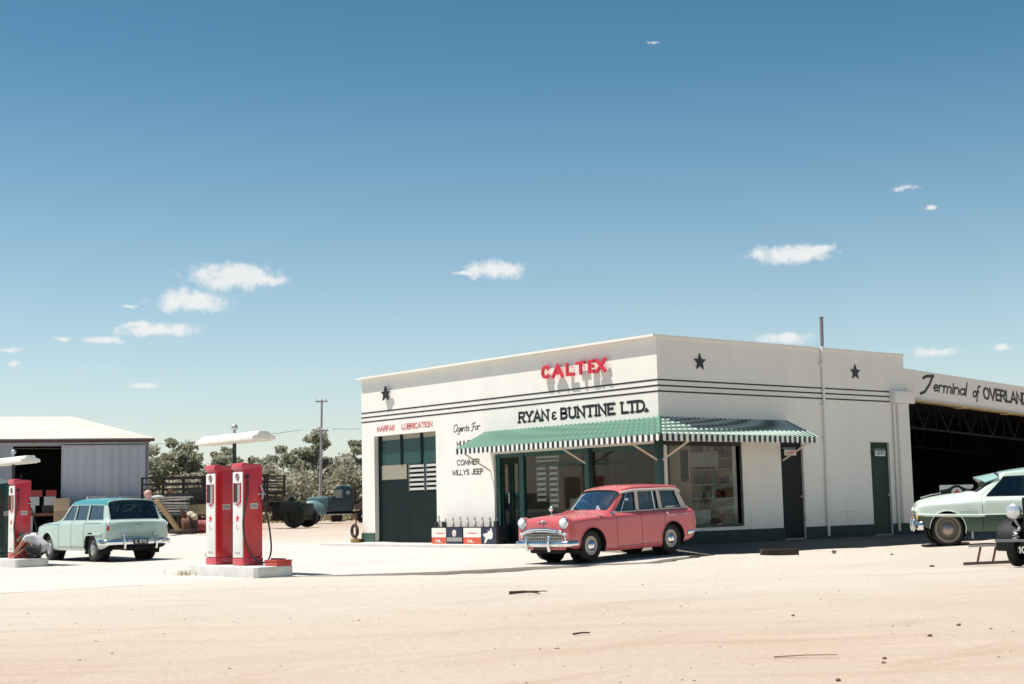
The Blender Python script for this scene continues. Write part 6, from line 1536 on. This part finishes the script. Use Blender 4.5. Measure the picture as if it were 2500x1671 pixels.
# ------------------------------------------------------------------ sticks, stones and clods
def stick(x, y, rz, segs, m, label, z=None):
    mb = MB()
    for (p, q, r, r2) in segs: mb.tube([p, (Vector(p)+Vector(q))/2+Vector((0, .012, .004)), q], r, 6, r2=r2)
    o = mb.build('fallen_stick', m, smooth=True); o.location = (x, y, dirt_z(x, y)+.015); o.rotation_euler = (0, 0, rz); tag(o, label, 'stick'); return o
DK = mat('burnt stick', (.06, .035, .025), .85, var=.4, vscale=9)
ri = math.atan2(.775, .632)
stick(7.6, -10.18, ri, [((-.2, 0, .012), (.18, 0, .02), .022, .012), ((.02, .0, .02), (.2, -.12, .0), .012, .006), ((.16, 0, .02), (.3, .03, .02), .008, .005)], DK, 'dark forked stick on the pale dirt right of the pump island')
stick(12.6, -13.7, ri+.3, [((-.06, 0, .006), (.10, 0, .012), .009, .006)], DK, 'short black twig in the middle of the foreground dirt')
stick(15.2, -13.8, ri-.05, [((-.22, 0, .0), (.25, 0, .008), .007, .005)], mat('pale dry stick', (.50, .38, .26), .85), 'long thin pale stick low on the right of the foreground')
stick(15.9, -11.7, ri, [((-.05, 0, .006), (.06, 0, .006), .008, .005)], DK, 'small twig in the right foreground dirt')
sl = obox('railway_sleeper', (2.75, .55, dirt_z(2.75, .55)+.0), (.78, .15, .13), mat('dark sleeper timber', (.045, .03, .025), .85, var=.4, vscale=7), 'dark sleeper off-cut on the dirt edge right of the pink car', 'timber', rz=ri+.15, bevel=.01)
o = obox('flat_board', (3.0, 6.05, dirt_z(3.0, 6.05)+.02), (.85, .3, .04), PALEW, 'pale board lying on the dirt below the two tone sedan', 'board', rz=ri-.1)
ST = mat('brown stone', (.15, .08, .05), .9, var=.4, vscale=14); STP = mat('pale stone', (.42, .33, .24), .9, var=.2, vscale=14)
random.seed(41)
def pebble(x, y, s, m, label, grp):
    bm = bmesh.new(); bmesh.ops.create_icosphere(bm, subdivisions=2, radius=s)
    for v in bm.verts: v.co *= 1+.35*noise.noise(v.co*(2.2/s)+Vector((x, y, 0))); v.co.z *= .6
    me = bpy.data.meshes.new('stone'); bm.to_mesh(me); bm.free(); me.materials.append(m)
    o = bpy.data.objects.new('stone', me); COL.objects.link(o); o.location = (x, y, dirt_z(x, y)+s*.25); o.rotation_euler = (0, 0, random.uniform(0, 6)); tag(o, label, 'stone', grp)
for x, y, s, lab in ((2.9, 2.1, .055, 'brown clod on the dirt edge near the vent pipe'), (3.3, 1.6, .035, 'small brown clod beside the larger clod near the dirt edge'), (7.6, -1.24, .045, 'red brown stone on the dirt left of the low hurdle'), (5.0, 1.2, .03, 'little brown stone between the dirt edge and the hurdle')):
    pebble(x, y, s, ST, lab, None)
for k in range(22):
    L_ = random.gauss(850, 170) if k < 16 else random.uniform(-900, 1000); Dd = random.choice((9, 10.5, 12, 13.5, 15, 17, 19, 22)) + random.uniform(-.7, .7)
    p = CAM + (FH.to_3d() + RGT*(L_/3326))*Dd
    if p.x < edge_x(p.y)+.4: continue
    pebble(p.x, p.y, random.uniform(.009, .022), ST if random.random() < .7 else STP, 'small stone scattered over the foreground dirt', 'stones on the foreground dirt')
mb = MB(); random.seed(9)
for k in range(260):
    L_ = random.uniform(-1150, 1150); Dd = random.uniform(7, 26); p = CAM + (FH.to_3d() + RGT*(L_/3326))*Dd
    if p.x < edge_x(p.y)+.2: continue
    z = dirt_z(p.x, p.y); s_ = random.uniform(.005, .012)
    mb.ell((p.x, p.y, z), (s_, s_*1.3, s_*.7), 6, 4)
tag(mb.build('gravel', STP, fixn=False), kind='stuff', label='fine gravel grains sprinkled over the dirt', cat='gravel')
mb = MB(); random.seed(19)
for k in range(60):
    x = -3.1+random.gauss(0, .22); y = -9.62+random.gauss(0, .08)
    a = random.uniform(0, 6.28); mb.tube([(x, y, -.01), (x+.05*math.cos(a), y+.05*math.sin(a), random.uniform(.03, .12))], .004, 3)
tag(mb.build('weed_tuft', mat('dry weed', (.42, .30, .16), .9)), 'tuft of dry weeds at the left end of the pump island', 'weed')
print('objects', len(bpy.data.objects))
